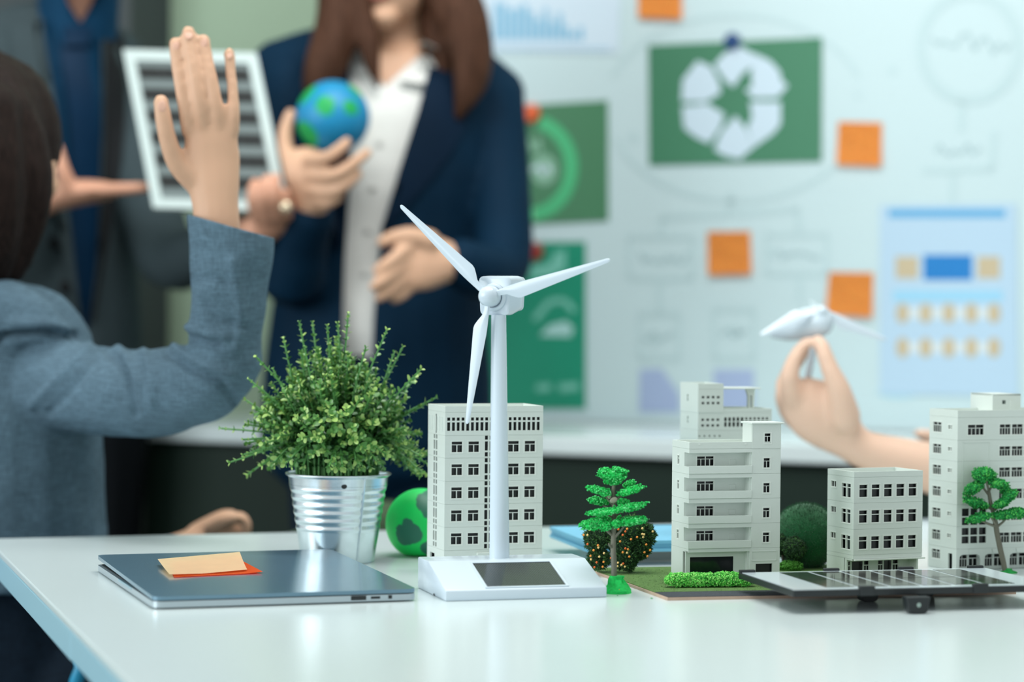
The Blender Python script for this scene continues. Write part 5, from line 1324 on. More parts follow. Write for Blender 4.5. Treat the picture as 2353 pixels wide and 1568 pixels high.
# left forearm resting in the lap, fingers over the knee
tp(bm, [(-190, 800, 2.72, 75), (-160, 1000, 2.74, 65), (-60, 1290, 2.86, 60), (200, 1330, 2.84, 50), (420, 1260, 2.80, 38), (470, 1235, 2.80, 36)], 12)
hand(bm, [(455, 1240, 2.80, (40, 30)), (510, 1212, 2.79, (40, 26)), (535, 1205, 2.79, (36, 22))],
     [[(525, 1196, 2.77, 16), (552, 1190, 2.765, 15), (566, 1205, 2.765, 13), (566, 1228, 2.77, 11)], [(525, 1205, 2.79, 16), (550, 1200, 2.79, 15), (564, 1218, 2.79, 12), (562, 1235, 2.79, 11)],
      [(522, 1214, 2.81, 16), (548, 1212, 2.81, 14), (560, 1230, 2.81, 12)], [(520, 1222, 2.83, 14), (542, 1226, 2.83, 12), (550, 1240, 2.83, 10)]],
     [(485, 1215, 2.77, 18), (515, 1196, 2.755, 16), (540, 1190, 2.75, 13)], (0, 0.3, 1))
hipc = P(-40, 1480, 2.70)
for sx in (-0.09, 0.09):
    tube(bm, [(hipc.x + sx, hipc.y, 0.55), (hipc.x + sx * 1.3 + .05, hipc.y + .42, 0.54), (hipc.x + sx * 1.4 + .06, hipc.y + .46, 0.45), (hipc.x + sx * 1.4 + .05, hipc.y + .44, 0.08)], [.07, .055, .05, .035], 12)
body1 = obj('body', blob(bm, 0.0028, 4), M_skin, p1)
# nails, laid on the finger backs
Mb1 = wm(p1); bvb = BVHTree.FromPolygons([Mb1 @ v.co for v in body1.data.vertices], [q.vertices for q in body1.data.polygons])
for x, y, r in ((404, 106, 8.5), (434, 80, 9), (469, 98, 8.5), (527, 127, 7), (373, 244, 10)):
    h = bvb.ray_cast(CAM, ray(x, y))
    if h[0] is None: continue
    q_ = h[1].to_track_quat('Y', 'Z').to_matrix(); k_ = 2.42 / FPX
    obj('fingernail', ell(NB(), h[0] - h[1] * 0.0002, (r * k_, 0.0006, r * 1.35 * k_), q_, seg=12, rings=8), M_nail, body1, smooth=2)
# hair: bob
bm = NB(); at = lambda p: hc + F1 @ V(p)
ell(bm, at((0, -.014, .028)), (.090, .108, .098), F1, 20, 14)
ell(bm, at((0, -.045, -.04)), (.088, .080, .090), F1, 20, 14)
tp(bm, [(20, 250, 2.63, 62), (62, 400, 2.62, 62), (54, 510, 2.625, 52), (22, 616, 2.63, 38)], 12)
tp(bm, [(-30, 260, 2.60, 80), (-20, 420, 2.585, 80), (-18, 540, 2.59, 66), (-20, 622, 2.605, 44)], 12)
tp(bm, [(-100, 260, 2.62, 70), (-118, 420, 2.61, 74), (-110, 540, 2.61, 56), (-90, 600, 2.62, 30)], 12)
tp(bm, [(55, 300, 2.68, 56), (80, 410, 2.68, 44), (66, 500, 2.68, 42), (40, 596, 2.67, 36)], 12)
hm = blob(bm, 0.004, 4, (0.0028, (60, 60, 6), 3.3))
obj('hair', hm, M_hair_d, p1)
# jacket
bm = NB()
tp(bm, [(-56, 640, 2.69, (90, 90)), (-55, 690, 2.69, (150, 130)), (-52, 745, 2.68, (240, 190)), (-50, 900, 2.66, (282, 215)), (-46, 1100, 2.66, (284, 215)), (-42, 1240, 2.67, (288, 220)), (-41, 1320, 2.675, (290, 224))], 22, (1, 0, 0), cap=False)
tp(bm, [(-200, 790, 2.71, 92), (-170, 1000, 2.74, 86), (-70, 1290, 2.86, 80), (190, 1335, 2.84, 66), (400, 1280, 2.81, 52)], 12)
tp(bm, [(-60, 720, 2.64, 80), (20, 722, 2.60, 80), (85, 742, 2.585, 60), (140, 768, 2.58, 28)], 14)
tp(bm, [(20, 880, 2.64, 104), (130, 888, 2.60, 107), (230, 898, 2.55, 104), (330, 905, 2.50, 101), (430, 888, 2.462, 98), (505, 850, 2.44, 88), (520, 760, 2.432, 84), (527, 660, 2.425, 90), (531, 560, 2.42, 97), (532, 470, 2.42, 99)], 18)
jm = folds(blob(bm, 0.0042, 4, (0.0030, (26, 26, 26), 1.7)), [
    ([(0, 778), (90, 766), (172, 772)], -0.014, 9), ([(30, 745), (120, 750), (160, 768)], 0.006, 14),
    ([(224, 782), (257, 815), (290, 857), (309, 952)], -0.006, 8), ([(205, 800), (150, 860), (75, 931)], 0.006, 10), ([(225, 815), (175, 880), (110, 950)], -0.005, 9),
    ([(262, 790), (290, 820), (318, 880)], 0.005, 8), ([(330, 808), (345, 850), (350, 930)], 0.004, 9),
    ([(396, 764), (447, 782), (500, 792)], -0.010, 8), ([(420, 748), (470, 765), (520, 775)], 0.006, 9), ([(385, 812), (439, 849), (510, 882), (545, 931)], -0.007, 9), ([(400, 800), (460, 835), (530, 862)], 0.006, 9),
    ([(427, 648), (490, 637), (520, 650)], -0.004, 9), ([(534, 600), (548, 680), (555, 740), (540, 800)], 0.005, 11), ([(470, 700), (500, 735), (560, 750)], -0.004, 9)])
cut_poly(jm, [(380, 480), (680, 561), (680, 200), (380, 200)], lambda q: q[2] < 2.6)
jk = obj('jacket', jm, M_tweed, p1); so = jk.modifiers.new('thickness', 'SOLIDIFY'); so.thickness = 0.003; so.offset = -1
# trousers
bm = NB()
tp(bm, [(-42, 1285, 2.69, (282, 215)), (-42, 1370, 2.70, (276, 215)), (-40, 1480, 2.71, (272, 240)), (-40, 1640, 2.72, (268, 250))], 18, (1, 0, 0), cap=False)
for sx in (-0.10, 0.10):
    tube(bm, [(hipc.x + sx, hipc.y, 0.545), (hipc.x + sx * 1.3 + .05, hipc.y + .42, 0.54), (hipc.x + sx * 1.4 + .06, hipc.y + .47, 0.45), (hipc.x + sx * 1.4 + .05, hipc.y + .44, 0.10)], [.088, .072, .066, .055], 12)
obj('trousers', blob(bm, 0.006, 4, (0.003, (18, 18, 18), 4.2)), M_denim, p1)
shoes(p1, [(hipc.x - .14 + .05, hipc.y + .46), (hipc.x + .14 + .05, hipc.y + .46)], (0.1, 1))
# her chair
ch = thing('chair', 'pale blue plastic chair under the person in the tweed jacket, below the table edge', 'chair', (hipc.x, hipc.y + 0.05, 0))
M_chair = mat('pale_blue_chair_plastic', (40, 150, 190), 0.35)
seat = edge_round(rrect(hipc.x - .22, hipc.x + .22, hipc.y - .2, hipc.y + .24, .05, 0.425, 0.447), 0.004); obj('seat', seat, M_chair, ch, smooth=True)
for sx in (-.19, .19):
    for sy in (-.17, .2): obj('leg', tube(NB(), [(hipc.x + sx, hipc.y + sy, 0), (hipc.x + sx * .95, hipc.y + sy * .95, .426)], .012, 10, cap=False), M_alu, ch, smooth=True)
obj('chair_arm', tube(NB(), [P(170, 1620, 2.55), P(176, 1565, 2.535), P(186, 1535, 2.535), P(180, 1522, 2.56)], [.0075, .0075, .0065, .005], 10), M_chair, ch, smooth=True)

# ================= the presenter in the navy blazer
pw = P(900, 900, 3.62)
p2 = thing('person', 'standing person in a navy blazer and white shirt holding a blue globe, long brown hair', 'person', (pw.x, pw.y, 0))
F2 = frame((-0.16, -0.97, -0.12)); hc2 = P(895, -116, 3.60)
bm = NB(); head(bm, hc2, F2)
tp(bm, [(905, -20, 3.64, 82), (908, 90, 3.64, 78), (908, 170, 3.64, 92)], 14)
tp(bm, [(672, 222, 3.64, 52), (780, 215, 3.64, 62), (905, 190, 3.64, 80), (1030, 220, 3.64, 62), (1120, 250, 3.64, 52)], 14)
tp(bm, [(900, 190, 3.63, (205, 110)), (895, 350, 3.62, (215, 140)), (885, 520, 3.62, (195, 125)), (880, 700, 3.62, (215, 140)), (875, 850, 3.62, (225, 150))], 18, (1, 0, 0))
tp(bm, [(664, 225, 3.63, 52), (660, 420, 3.58, 56), (665, 625, 3.50, 52), (690, 540, 3.45, 46), (716, 470, 3.405, 38)], 12)
tp(bm, [(1130, 255, 3.63, 52), (1150, 430, 3.58, 56), (1160, 610, 3.52, 52), (1100, 620, 3.46, 46), (1040, 600, 3.43, 40)], 12)
hand(bm, [(718, 478, 3.40, (38, 28)), (712, 430, 3.395, (48, 26)), (700, 385, 3.395, (52, 24)), (695, 358, 3.40, (48, 20))],
     [[(712, 366, 3.375, 18), (752, 362, 3.350, 16.5), (780, 343, 3.343, 15), (797, 327, 3.343, 13)],
      [(718, 402, 3.375, 18), (770, 402, 3.350, 16), (815, 374, 3.343, 14.5), (844, 351, 3.343, 12.5)],
      [(718, 436, 3.38, 17), (765, 440, 3.36, 15.5), (802, 420, 3.352, 13.5), (824, 400, 3.35, 11)],
      [(716, 462, 3.39, 15), (752, 468, 3.372, 14), (780, 454, 3.365, 11)]],
     [(682, 410, 3.40, 24), (660, 355, 3.41, 20), (655, 305, 3.415, 17), (668, 262, 3.42, 14)], (1, 0, 0))
hand(bm, [(1045, 602, 3.43, (42, 34)), (1000, 600, 3.42, (62, 30)), (960, 602, 3.41, (70, 28)), (930, 606, 3.405, (64, 24))],
     [[(940, 566, 3.40, 18), (908, 592, 3.383, 16.5), (884, 610, 3.376, 15), (866, 622, 3.376, 12)],
      [(935, 598, 3.40, 18), (902, 628, 3.383, 16), (876, 648, 3.376, 15), (858, 660, 3.376, 12)],
      [(935, 630, 3.40, 17), (908, 658, 3.39, 15.5), (886, 676, 3.385, 13.5), (870, 686, 3.383, 11)],
      [(945, 658, 3.405, 15), (922, 680, 3.40, 13), (905, 690, 3.395, 10)]],
     [(985, 555, 3.41, 28), (945, 542, 3.40, 22), (908, 545, 3.395, 18), (880, 556, 3.395, 15)], (0, 0.2, 1))
legs(bm, [(P(820, 900, 3.62).x, P(820, 900, 3.62).y), (P(960, 900, 3.62).x, P(960, 900, 3.62).y)], 0.86, 0.075, None)
obj('body', blob(bm, 0.0036, 5), M_skin, p2); face_parts(hc2, F2, p2)
# hair
bm = NB(); at = lambda p: hc2 + F2 @ V(p)
ell(bm, at((0, -.02, .04)), (.090, .104, .094), F2, 18, 12); ell(bm, at((0, -.06, -.05)), (.088, .055, .11), F2, 18, 12)
tp(bm, [(790, -200, 3.58, 60), (795, -60, 3.57, 62), (778, 60, 3.545, 56), (752, 140, 3.53, 50), (732, 210, 3.53, 40), (738, 262, 3.53, 20)], 12, (1, 0, 0))
tp(bm, [(815, -60, 3.54, 28), (845, 70, 3.525, 26), (852, 140, 3.52, 22), (866, 196, 3.52, 10)], 10)
tp(bm, [(1000, -200, 3.58, 62), (1022, -60, 3.57, 66), (1062, 40, 3.545, 62), (1085, 130, 3.53, 50), (1075, 210, 3.525, 34), (1052, 268, 3.525, 12)], 12, (1, 0, 0))
tp(bm, [(1000, 0, 3.60, 42), (1012, 110, 3.58, 40), (1020, 180, 3.56, 22)], 10)
obj('hair', blob(bm, 0.0045, 4, (0.0035, (55, 55, 5), 1.1)), M_hair_b, p2)
# shirt with an open collar
bm = NB()
tp(bm, [(908, 120, 3.64, (96, 88)), (905, 170, 3.63, (170, 110)), (900, 260, 3.62, (220, 140)), (893, 400, 3.61, (218, 150)), (884, 540, 3.61, (204, 138)), (880, 700, 3.61, (222, 150)), (878, 800, 3.62, (226, 152))], 20, (1, 0, 0))
sm = blob(bm, 0.006, 4, (0.003, (16, 16, 10), 5.5))
cut_poly(sm, [(845, 60), (975, 60), (972, 120), (884, 200), (850, 150)], lambda q: q[2] < 3.62)
cut(sm, lambda c: proj(c)[1] < 104)
sh_ = obj('shirt', sm, M_shirt, p2)
M_btn = mat('pearl_button', (200, 200, 196), 0.3)
# blazer
bm = NB()
tp(bm, [(640, 156, 3.64, 68), (770, 150, 3.64, 92), (905, 150, 3.645, 82), (1040, 178, 3.64, 96), (1135, 222, 3.64, 76)], 16)
tp(bm, [(902, 170, 3.63, (190, 120)), (898, 260, 3.615, (240, 160)), (890, 400, 3.605, (238, 168)), (878, 540, 3.605, (226, 156)), (872, 700, 3.605, (246, 168)), (868, 860, 3.61, (262, 178)), (866, 1010, 3.615, (268, 180))], 22, (1, 0, 0))
tp(bm, [(664, 195, 3.63, 76), (668, 420, 3.58, 74), (672, 650, 3.50, 72), (692, 560, 3.45, 64), (712, 505, 3.42, 58)], 14)
tp(bm, [(1130, 235, 3.63, 78), (1148, 430, 3.58, 70), (1150, 612, 3.52, 68), (1100, 622, 3.46, 62), (1062, 606, 3.44, 58)], 14)
bl = blob(bm, 0.005, 4, (0.004, (12, 12, 7), 2.2))
opn = [(790, 60), (975, 60), (985, 160), (962, 250), (915, 400), (878, 520), (866, 640), (858, 740), (850, 960), (800, 960), (786, 740), (790, 600), (800, 440), (808, 260), (800, 160)]
cut_poly(bl, opn, lambda q: q[2] < 3.63 and not (q[2] < 3.45 and q[1] > 420))
cut(bl, lambda c: (lambda q: q[1] < 112 and 830 < q[0] < 985)(proj(c)))
bz = obj('blazer', bl, M_navy, p2); so = bz.modifiers.new('thickness', 'SOLIDIFY'); so.thickness = 0.004; so.offset = -1
def draped(nm, L, Q, src_me, par, m, off, dflt):
    me = src_me; M_ = wm(par)
    bv_ = BVHTree.FromPolygons([M_ @ v.co for v in me.vertices], [q.vertices for q in me.polygons])
    return obj(nm, drape(L, Q, 4, 4, bv_, off, 0.003, dflt), m, par, smooth=True)
draped('lapel', [(990, 150), (968, 235), (920, 385), (882, 505)], [(1048, 175), (1072, 280), (1000, 400), (890, 520)], bl, p2, M_navy2, 0.004, 3.50)
draped('lapel', [(797, 160), (806, 250), (800, 420), (792, 560)], [(742, 165), (716, 280), (740, 410), (784, 575)], bl, p2, M_navy2, 0.004, 3.50)
draped('shirt_collar', [(972, 92), (944, 130), (918, 182)], [(1004, 108), (1010, 150), (974, 192)], sm, p2, M_shirt, 0.016, 3.55)
draped('shirt_collar', [(822, 88), (838, 118), (852, 160)], [(772, 104), (782, 138), (832, 174)], sm, p2, M_shirt, 0.008, 3.59)
for y, x in ((330, 872), (430, 858), (530, 846), (630, 838)):
    M_ = wm(p2); bv_ = BVHTree.FromPolygons([M_ @ v.co for v in sm.vertices], [q.vertices for q in sm.polygons]); h = bv_.ray_cast(CAM, ray(x, y))
    if h[0]: obj('shirt_button', ell(NB(), h[0] - ray(x, y) * .001, (.0055, .002, .0055), seg=10, rings=6), M_btn, p2, smooth=2)
bm = NB(); tp(bm, [(872, 860, 3.62, (236, 160)), (870, 960, 3.62, (236, 162)), (868, 1060, 3.62, (222, 150))], 18, (1, 0, 0))
for x in (800, 945):
    q = P(x, 1000, 3.62); tube(bm, [(q.x, q.y, .80), (q.x, q.y, .48), (q.x, q.y + .01, .07)], [.096, .072, .062], 14)
obj('trousers', blob(bm, 0.006, 4), mat('midnight_trouser_cloth', (12, 28, 48), 0.8, spec=0.12, var=.1, vscale=8), p2)
shoes(p2, [(P(800, 1000, 3.62).x, P(800, 1000, 3.62).y - .02), (P(945, 1000, 3.62).x, P(945, 1000, 3.62).y - .02)], (-0.1, -1))
# globe in the hand
gc = P(765, 270, 3.42); r_ = 85 / FPX * 3.42
M_bg = spot_mat('blue_globe_foam', (0, 130, 178), (0, 156, 78), [((-0.15, -1, 0.28), 0.30), ((0.55, -0.8, 0.22), 0.22), ((-0.75, -0.55, -0.55), 0.42), ((-0.75, -.4, 0.62), 0.34), ((0.62, -0.3, 0.72), 0.25), ((0, 1, 0), 0.8)], 0.5, 0.22, 2.5)
o = obj('globe_ball', ell(NB(), (0, 0, 0), (r_,) * 3, seg=40, rings=24), M_bg, world=False, smooth=2, loc=gc); tag(o, 'blue foam globe with green patches held in a raised palm', 'ball')

# ================= the man in the charcoal suit
pw = P(90, 900, 3.78)
p3 = thing('person', 'standing person in a charcoal suit and dark blue tie holding the white-framed solar panel', 'person', (pw.x, pw.y, 0))
F3 = frame((0.45, -0.88, -0.1)); hc3 = P(188, -192, 3.76)
bm = NB(); head(bm, hc3, F3, 1.04)
tp(bm, [(186, -60, 3.79, 78), (180, 20, 3.79, 74), (150, 200, 3.79, 84)], 14)
tp(bm, [(-80, 260, 3.75, 50), (60, 270, 3.79, 60), (160, 270, 3.81, 60), (245, 270, 3.86, 48)], 14)
tp(bm, [(120, 180, 3.79, (110, 90)), (95, 270, 3.79, (180, 125)), (90, 400, 3.79, (190, 130)), (95, 700, 3.79, (185, 130)), (110, 850, 3.79, (190, 135))], 18, (1, 0, 0), cap=False)
tp(bm, [(250, 270, 3.85, 52), (330, 420, 3.76, 58), (400, 600, 3.66, 54), (500, 570, 3.54, 46), (590, 530, 3.43, 38)], 12)
tp(bm, [(-95, 250, 3.74, 60), (-110, 420, 3.68, 60), (-110, 600, 3.62, 56), (20, 500, 3.54, 48), (118, 452, 3.48, 36)], 12)
hand(bm, [(118, 452, 3.48, (36, 46)), (170, 444, 3.47, (32, 62)), (215, 440, 3.465, (27, 66)), (240, 438, 3.46, (22, 62))],
     [[(232, 436, 3.435 + k * .018, 16), (280, 434, 3.435 + k * .018, 15), (322, 432, 3.437 + k * .018, 13.5), (346 - 6 * abs(k - 1), 430, 3.438 + k * .018, 11)] for k in range(4)],
     [(160, 432, 3.44, 22), (146, 395, 3.43, 18), (138, 362, 3.43, 15), (135, 340, 3.43, 12)], (0, 0, 1))
hand(bm, [(600, 535, 3.43, (36, 28)), (622, 505, 3.415, (50, 26)), (632, 475, 3.405, (54, 24))],
     [[(592, 505, 3.385, 15), (580, 468, 3.362, 14), (580, 436, 3.358, 13), (586, 416, 3.363, 10)], [(612, 505, 3.38, 15), (605, 460, 3.354, 14), (606, 428, 3.352, 13), (612, 408, 3.358, 10)],
      [(636, 500, 3.38, 15), (632, 455, 3.354, 14), (632, 424, 3.352, 13), (636, 404, 3.358, 10)], [(660, 498, 3.39, 14), (657, 466, 3.366, 13), (656, 440, 3.360, 10)]],
     [(664, 500, 3.42, 24), (678, 455, 3.43, 20), (672, 420, 3.44, 16), (664, 398, 3.45, 13)], (1, 0, 0))
legs(bm, [(P(20, 900, 3.8).x, P(20, 900, 3.8).y), (P(190, 900, 3.8).x, P(190, 900, 3.8).y)], 0.88, 0.08, None)
bd3 = obj('body', blob(bm, 0.0038, 5), M_skin2, p3); face_parts(hc3, F3, p3, 1.04)
bm = NB(); at = lambda p: hc3 + F3 @ V(p)
ell(bm, at((0, -.02, .055)), (.086, .100, .082), F3, 18, 12); obj('hair', blob(bm, 0.005, 3), M_hair_d, p3)
bm = NB(); tp(bm, [(186, -60, 3.79, (94, 92)), (178, 30, 3.79, (96, 92)), (160, 100, 3.79, (116, 100)), (118, 210, 3.785, (178, 128)), (100, 500, 3.785, (190, 140)), (100, 780, 3.785, (190, 144))], 18, (1, 0, 0))
sm3 = blob(bm, 0.006, 4)
cut_poly(sm3, [(146, -200), (220, -200), (214, 0), (186, 52), (152, 0)], lambda q: q[2] < 3.80)
obj('shirt', sm3, M_bshirt, p3)
bm = NB()
tp(bm, [(-95, 150, 3.75, 82), (40, 108, 3.79, 96), (150, 92, 3.81, 88), (255, 140, 3.86, 78)], 16)
tp(bm, [(95, 170, 3.785, (200, 140)), (92, 400, 3.785, (222, 164)), (96, 700, 3.785, (226, 168)), (104, 860, 3.785, (226, 170))], 22, (1, 0, 0))
tp(bm, [(250, 185, 3.84, 78), (322, 400, 3.76, 76), (385, 590, 3.66, 74), (480, 575, 3.55, 62), (555, 545, 3.475, 54)], 14)
tp(bm, [(-95, 190, 3.74, 80), (-112, 420, 3.68, 76), (-112, 610, 3.62, 74), (10, 510, 3.55, 62), (80, 470, 3.505, 54)], 14)
j3 = blob(bm, 0.005, 4, (0.004, (12, 12, 7), 7.7))
op3 = [(95, -20), (235, -20), (238, 300), (225, 600), (205, 760), (190, 760), (160, 500), (130, 250), (100, 80)]
cut_poly(j3, op3, lambda q: 3.58 < q[2] < 3.80)
cut(j3, lambda c: (lambda q: q[1] < 38 and 90 < q[0] < 245)(proj(c)))
j3o = obj('suit_jacket', j3, [M_grey, M_greyd], p3); so = j3o.modifiers.new('thickness', 'SOLIDIFY'); so.thickness = 0.004; so.offset = -1
Mw3 = wm(p3)
draped('tie', [(150, 78), (140, 130), (160, 260), (168, 500), (172, 700), (200, 780)], [(208, 78), (202, 130), (222, 260), (228, 500), (230, 700), (204, 785)], sm3, p3, M_tie, 0.006, 3.68)
draped('tie_knot', [(146, 60), (152, 82), (150, 104)], [(212, 60), (206, 82), (204, 104)], sm3, p3, M_tie, 0.014, 3.68)
draped('collar', [(112, -20), (118, 40), (140, 108)], [(150, -20), (160, 30), (178, 62)], sm3, p3, M_bshirt, 0.006, 3.68)
draped('collar', [(258, -20), (246, 40), (218, 104)], [(220, -20), (212, 20), (194, 60)], sm3, p3, M_bshirt, 0.006, 3.68)
draped('lapel', [(96, 50), (128, 250), (160, 500), (190, 720)], [(20, 60), (50, 250), (98, 420), (180, 720)], j3, p3, M_grey, 0.004, 3.66)
draped('lapel', [(240, 60), (240, 300), (228, 560), (206, 740)], [(285, 80), (288, 260), (262, 480), (214, 745)], j3, p3, M_greyd, 0.004, 3.72)  # this lapel's shade is put into its darker cloth colour
for x, y in ((125, 560), (150, 660)):
    bv_ = BVHTree.FromPolygons([Mw3 @ v.co for v in j3.vertices], [q.vertices for q in j3.polygons]); h = bv_.ray_cast(CAM, ray(x, y))
    if h[0]: obj('jacket_button', ell(NB(), h[0] - ray(x, y) * .002, (.010, .003, .010), seg=12, rings=6), M_greyd, p3, smooth=2)
obj('ring', ell(NB(), P(657, 476, 3.345), (.0085, .006, .0085), seg=14, rings=8), mat('pale_gold_ring', (226, 206, 176), 0.25, metal=0.6), p3, smooth=2)['label'] = 'pale round ring on a finger'
bm = NB(); tp(bm, [(110, 820, 3.79, (204, 152)), (112, 950, 3.79, (208, 156)), (114, 1040, 3.79, (200, 150))], 18, (1, 0, 0))
for x in (25, 200):
    q = P(x, 1000, 3.8); tube(bm, [(q.x, q.y, .82), (q.x, q.y, .48), (q.x, q.y + .01, .07)], [.10, .08, .068], 14)
obj('trousers', blob(bm, 0.006, 4), mat('black_trouser_cloth', (20, 24, 28), 0.85, spec=0.12), p3)
shoes(p3, [(P(25, 1000, 3.8).x, P(25, 1000, 3.8).y - .02), (P(200, 1000, 3.8).x, P(200, 1000, 3.8).y - .02)], (0.3, -1))

# white framed panel held up
hp_ = [P(278, 98, 3.46), P(590, 122, 3.46), P(660, 470, 3.40), P(352, 478, 3.40)]
t = thing('solar_panel', 'white framed solar panel with dark cell rows held up behind the raised hand', 'solar panel', hp_[3])
ux, vy = (hp_[1] - hp_[0] + hp_[2] - hp_[3]) / 2, (hp_[0] - hp_[3] + hp_[1] - hp_[2]) / 2
nz = ux.cross(vy).normalized(); nz = nz if nz.y < 0 else -nz
ul, vl = ux.length, vy.length; o0 = hp_[3]
Mp = Matrix(((ux.x / ul, vy.x / vl, nz.x, o0.x), (ux.y / ul, vy.y / vl, nz.y, o0.y), (ux.z / ul, vy.z / vl, nz.z, o0.z), (0, 0, 0, 1)))
M_wf = mat('white_panel_frame', (190, 204, 202), 0.4)
bm = NB(); f_ = 0.0145
for r4 in ((0, ul, 0, f_), (0, ul, vl - f_ * 1.1, vl), (0, f_, f_, vl - f_ * 1.1), (ul - f_, ul, f_, vl - f_ * 1.1)): bx(bm, *r4, -0.012, 0.001, Mp)
obj('panel_frame', bm, M_wf, t)
obj('backsheet', bx(NB(), f_ * .9, ul - f_ * .9, f_ * .9, vl - f_ * .9, -0.008, -0.001, Mp), mat('grey_backsheet', (104, 116, 116), 0.5), t)
M_c3 = mat('black_solar_cell', (24, 28, 28), 0.5, spec=0.3)
for r6 in range(6):
    v1 = vl * (1 - 0.105 - r6 * 0.137); v0 = v1 - vl * 0.080
    for c6 in range(5):
        x0 = f_ * 1.15 + (ul - f_ * 2.3) * c6 / 5; x1 = f_ * 1.15 + (ul - f_ * 2.3) * (c6 + 0.985) / 5
        obj('solar_cell', bx(NB(), x0, x1, v0, v1, -0.001, -0.0004, Mp), M_c3, t)

# ================= the person at the right, only a forearm in view
pw = V((0.90, 3.02, 0))
p4 = thing('person', 'person seated beyond the right edge reaching in a bare forearm with a small white turbine', 'person', pw)
F4 = frame((-0.9, 0.3, 0)); hc4 = V((0.86, 3.0, 1.27))
bm = NB(); head(bm, hc4, F4)
tube(bm, [(0.88, 3.0, 1.22), (0.90, 3.02, 1.05)], [.05, .056], 14)
tube(bm, [(0.90, 2.88, 0.985), (0.90, 3.02, 1.0), (0.90, 3.16, 0.985)], [.042, .05, .042], 14)
tube(bm, [(0.90, 3.02, 1.0), (0.90, 3.02, 0.8), (0.91, 3.02, 0.56)], [(.10, .15), (.095, .13), (.11, .15)], 16, (1, 0, 0))
E4 = P(2440, 1165, 2.80)
q = [tuple(V((0.90, 2.86, 0.985))) + (.040,), tuple(E4) + (.036,), tuple(P(2260, 1110, 2.77)) + (.034,), tuple(P(2100, 1066, 2.755)) + (.028,), tuple(P(1990, 1036, 2.75)) + (.0225,), tuple(P(1950, 1012, 2.75)) + (.023,)]
q = smoothpath(q, 3); tube(bm, [a[:3] for a in q], [a[3] for a in q], 14)
hand(bm, [(1962, 1020, 2.75, (44, 38)), (1920, 985, 2.745, (62, 36)), (1880, 950, 2.74, (74, 34)), (1848, 920, 2.74, (66, 30)), (1832, 904, 2.74, (52, 24))],
     [[(1822, 915, 2.735, 28), (1814, 870, 2.728, 24), (1826, 826, 2.728, 19), (1846, 796, 2.732, 16), (1857, 784, 2.735, 13)],
      [(1812, 925, 2.75, 26), (1802, 885, 2.765, 22), (1822, 845, 2.775, 18), (1850, 806, 2.775, 16), (1860, 792, 2.77, 13)],
      [(1812, 945, 2.765, 24), (1800, 905, 2.785, 21), (1826, 880, 2.80, 18), (1850, 898, 2.80, 14)],
      [(1820, 962, 2.775, 22), (1806, 935, 2.80, 18), (1826, 915, 2.812, 15), (1846, 928, 2.81, 12)]],
     [(1940, 960, 2.725, 40), (1928, 900, 2.715, 30), (1906, 845, 2.715, 22), (1890, 800, 2.72, 19), (1880, 782, 2.725, 15)], (0.72, 0, 0.70))
E5 = P(2470, 1200, 3.08)
q = [(0.90, 3.17, 0.985, .040), tuple(E5) + (.038,), tuple(P(2250, 1090, 3.02)) + (.026,)]
tube(bm, [a[:3] for a in q], [a[3] for a in q], 12)
hand(bm, [(2250, 1090, 3.02, (42, 32)), (2200, 1060, 3.01, (46, 26)), (2172, 1042, 3.0, (42, 22))],
     [[(2170, 1030 + k * 16, 2.99, 16), (2150, 1020 + k * 16, 2.985, 15), (2128 + k * 8, 1014 + k * 16, 2.985, 12)] for k in range(4)],
     [(2190, 1030, 2.99, 20), (2150, 1006, 2.985, 17), (2110, 996, 2.985, 13)], (0.3, 0, 0.9))
for sy in (-.1, .1):
    tube(bm, [(0.92, 3.02 + sy, .53), (0.50, 3.06 + sy, .53), (0.46, 3.06 + sy, .45), (0.47, 3.06 + sy, .08)], [.075, .058, .052, .036], 12)
obj('body', blob(bm, 0.004, 6), M_skin3, p4); face_parts(hc4, F4, p4)
bm = NB(); at = lambda p: hc4 + F4 @ V(p)
ell(bm, at((0, -.02, .05)), (.088, .102, .088), F4, 18, 12); ell(bm, at((0, -.06, -.05)), (.084, .06, .11), F4, 18, 12); obj('hair', blob(bm, 0.005, 3), M_hair_d, p4)
bm = NB(); tube(bm, [(0.90, 3.02, 1.02), (0.90, 3.02, 0.8), (0.91, 3.02, 0.54)], [(.115, .165), (.11, .15), (.125, .165)], 16, (1, 0, 0))
tube(bm, [(0.90, 2.85, 1.0), (0.90, 3.02, 1.02), (0.90, 3.19, 1.0)], [.064, .07, .064], 14)
tube(bm, [V((0.90, 2.85, 1.0)), V((0.90, 2.85, 1.0)).lerp(E4, 0.6)], [.06, .054], 12); tube(bm, [V((0.90, 3.19, 1.0)), V((0.90, 3.19, 1.0)).lerp(E5, 0.6)], [.06, .054], 12)
obj('blouse', blob(bm, 0.006, 4), mat('pale_lilac_blouse', (150, 176, 200), 0.75), p4)
bm = NB(); tube(bm, [(0.91, 3.02, 0.58), (0.92, 3.02, 0.50)], [(.13, .175), (.13, .17)], 16, (1, 0, 0))
for sy in (-.1, .1): tube(bm, [(0.92, 3.02 + sy, .545), (0.50, 3.06 + sy, .545), (0.455, 3.06 + sy, .45), (0.47, 3.06 + sy, .10)], [.09, .075, .068, .055], 12)
obj('trousers', blob(bm, 0.006, 4), mat('maroon_trouser_cloth', (74, 36, 40), 0.8), p4)
shoes(p4, [(0.45, 2.96), (0.45, 3.16)], (-1, 0.1))
ch = thing('chair', 'white chair under the person beyond the right edge', 'chair', (0.92, 3.03, 0))
obj('seat', edge_round(rrect(.70, 1.13, 2.80, 3.26, .05, 0.415, 0.437), 0.004), M_wplast, ch, smooth=True)
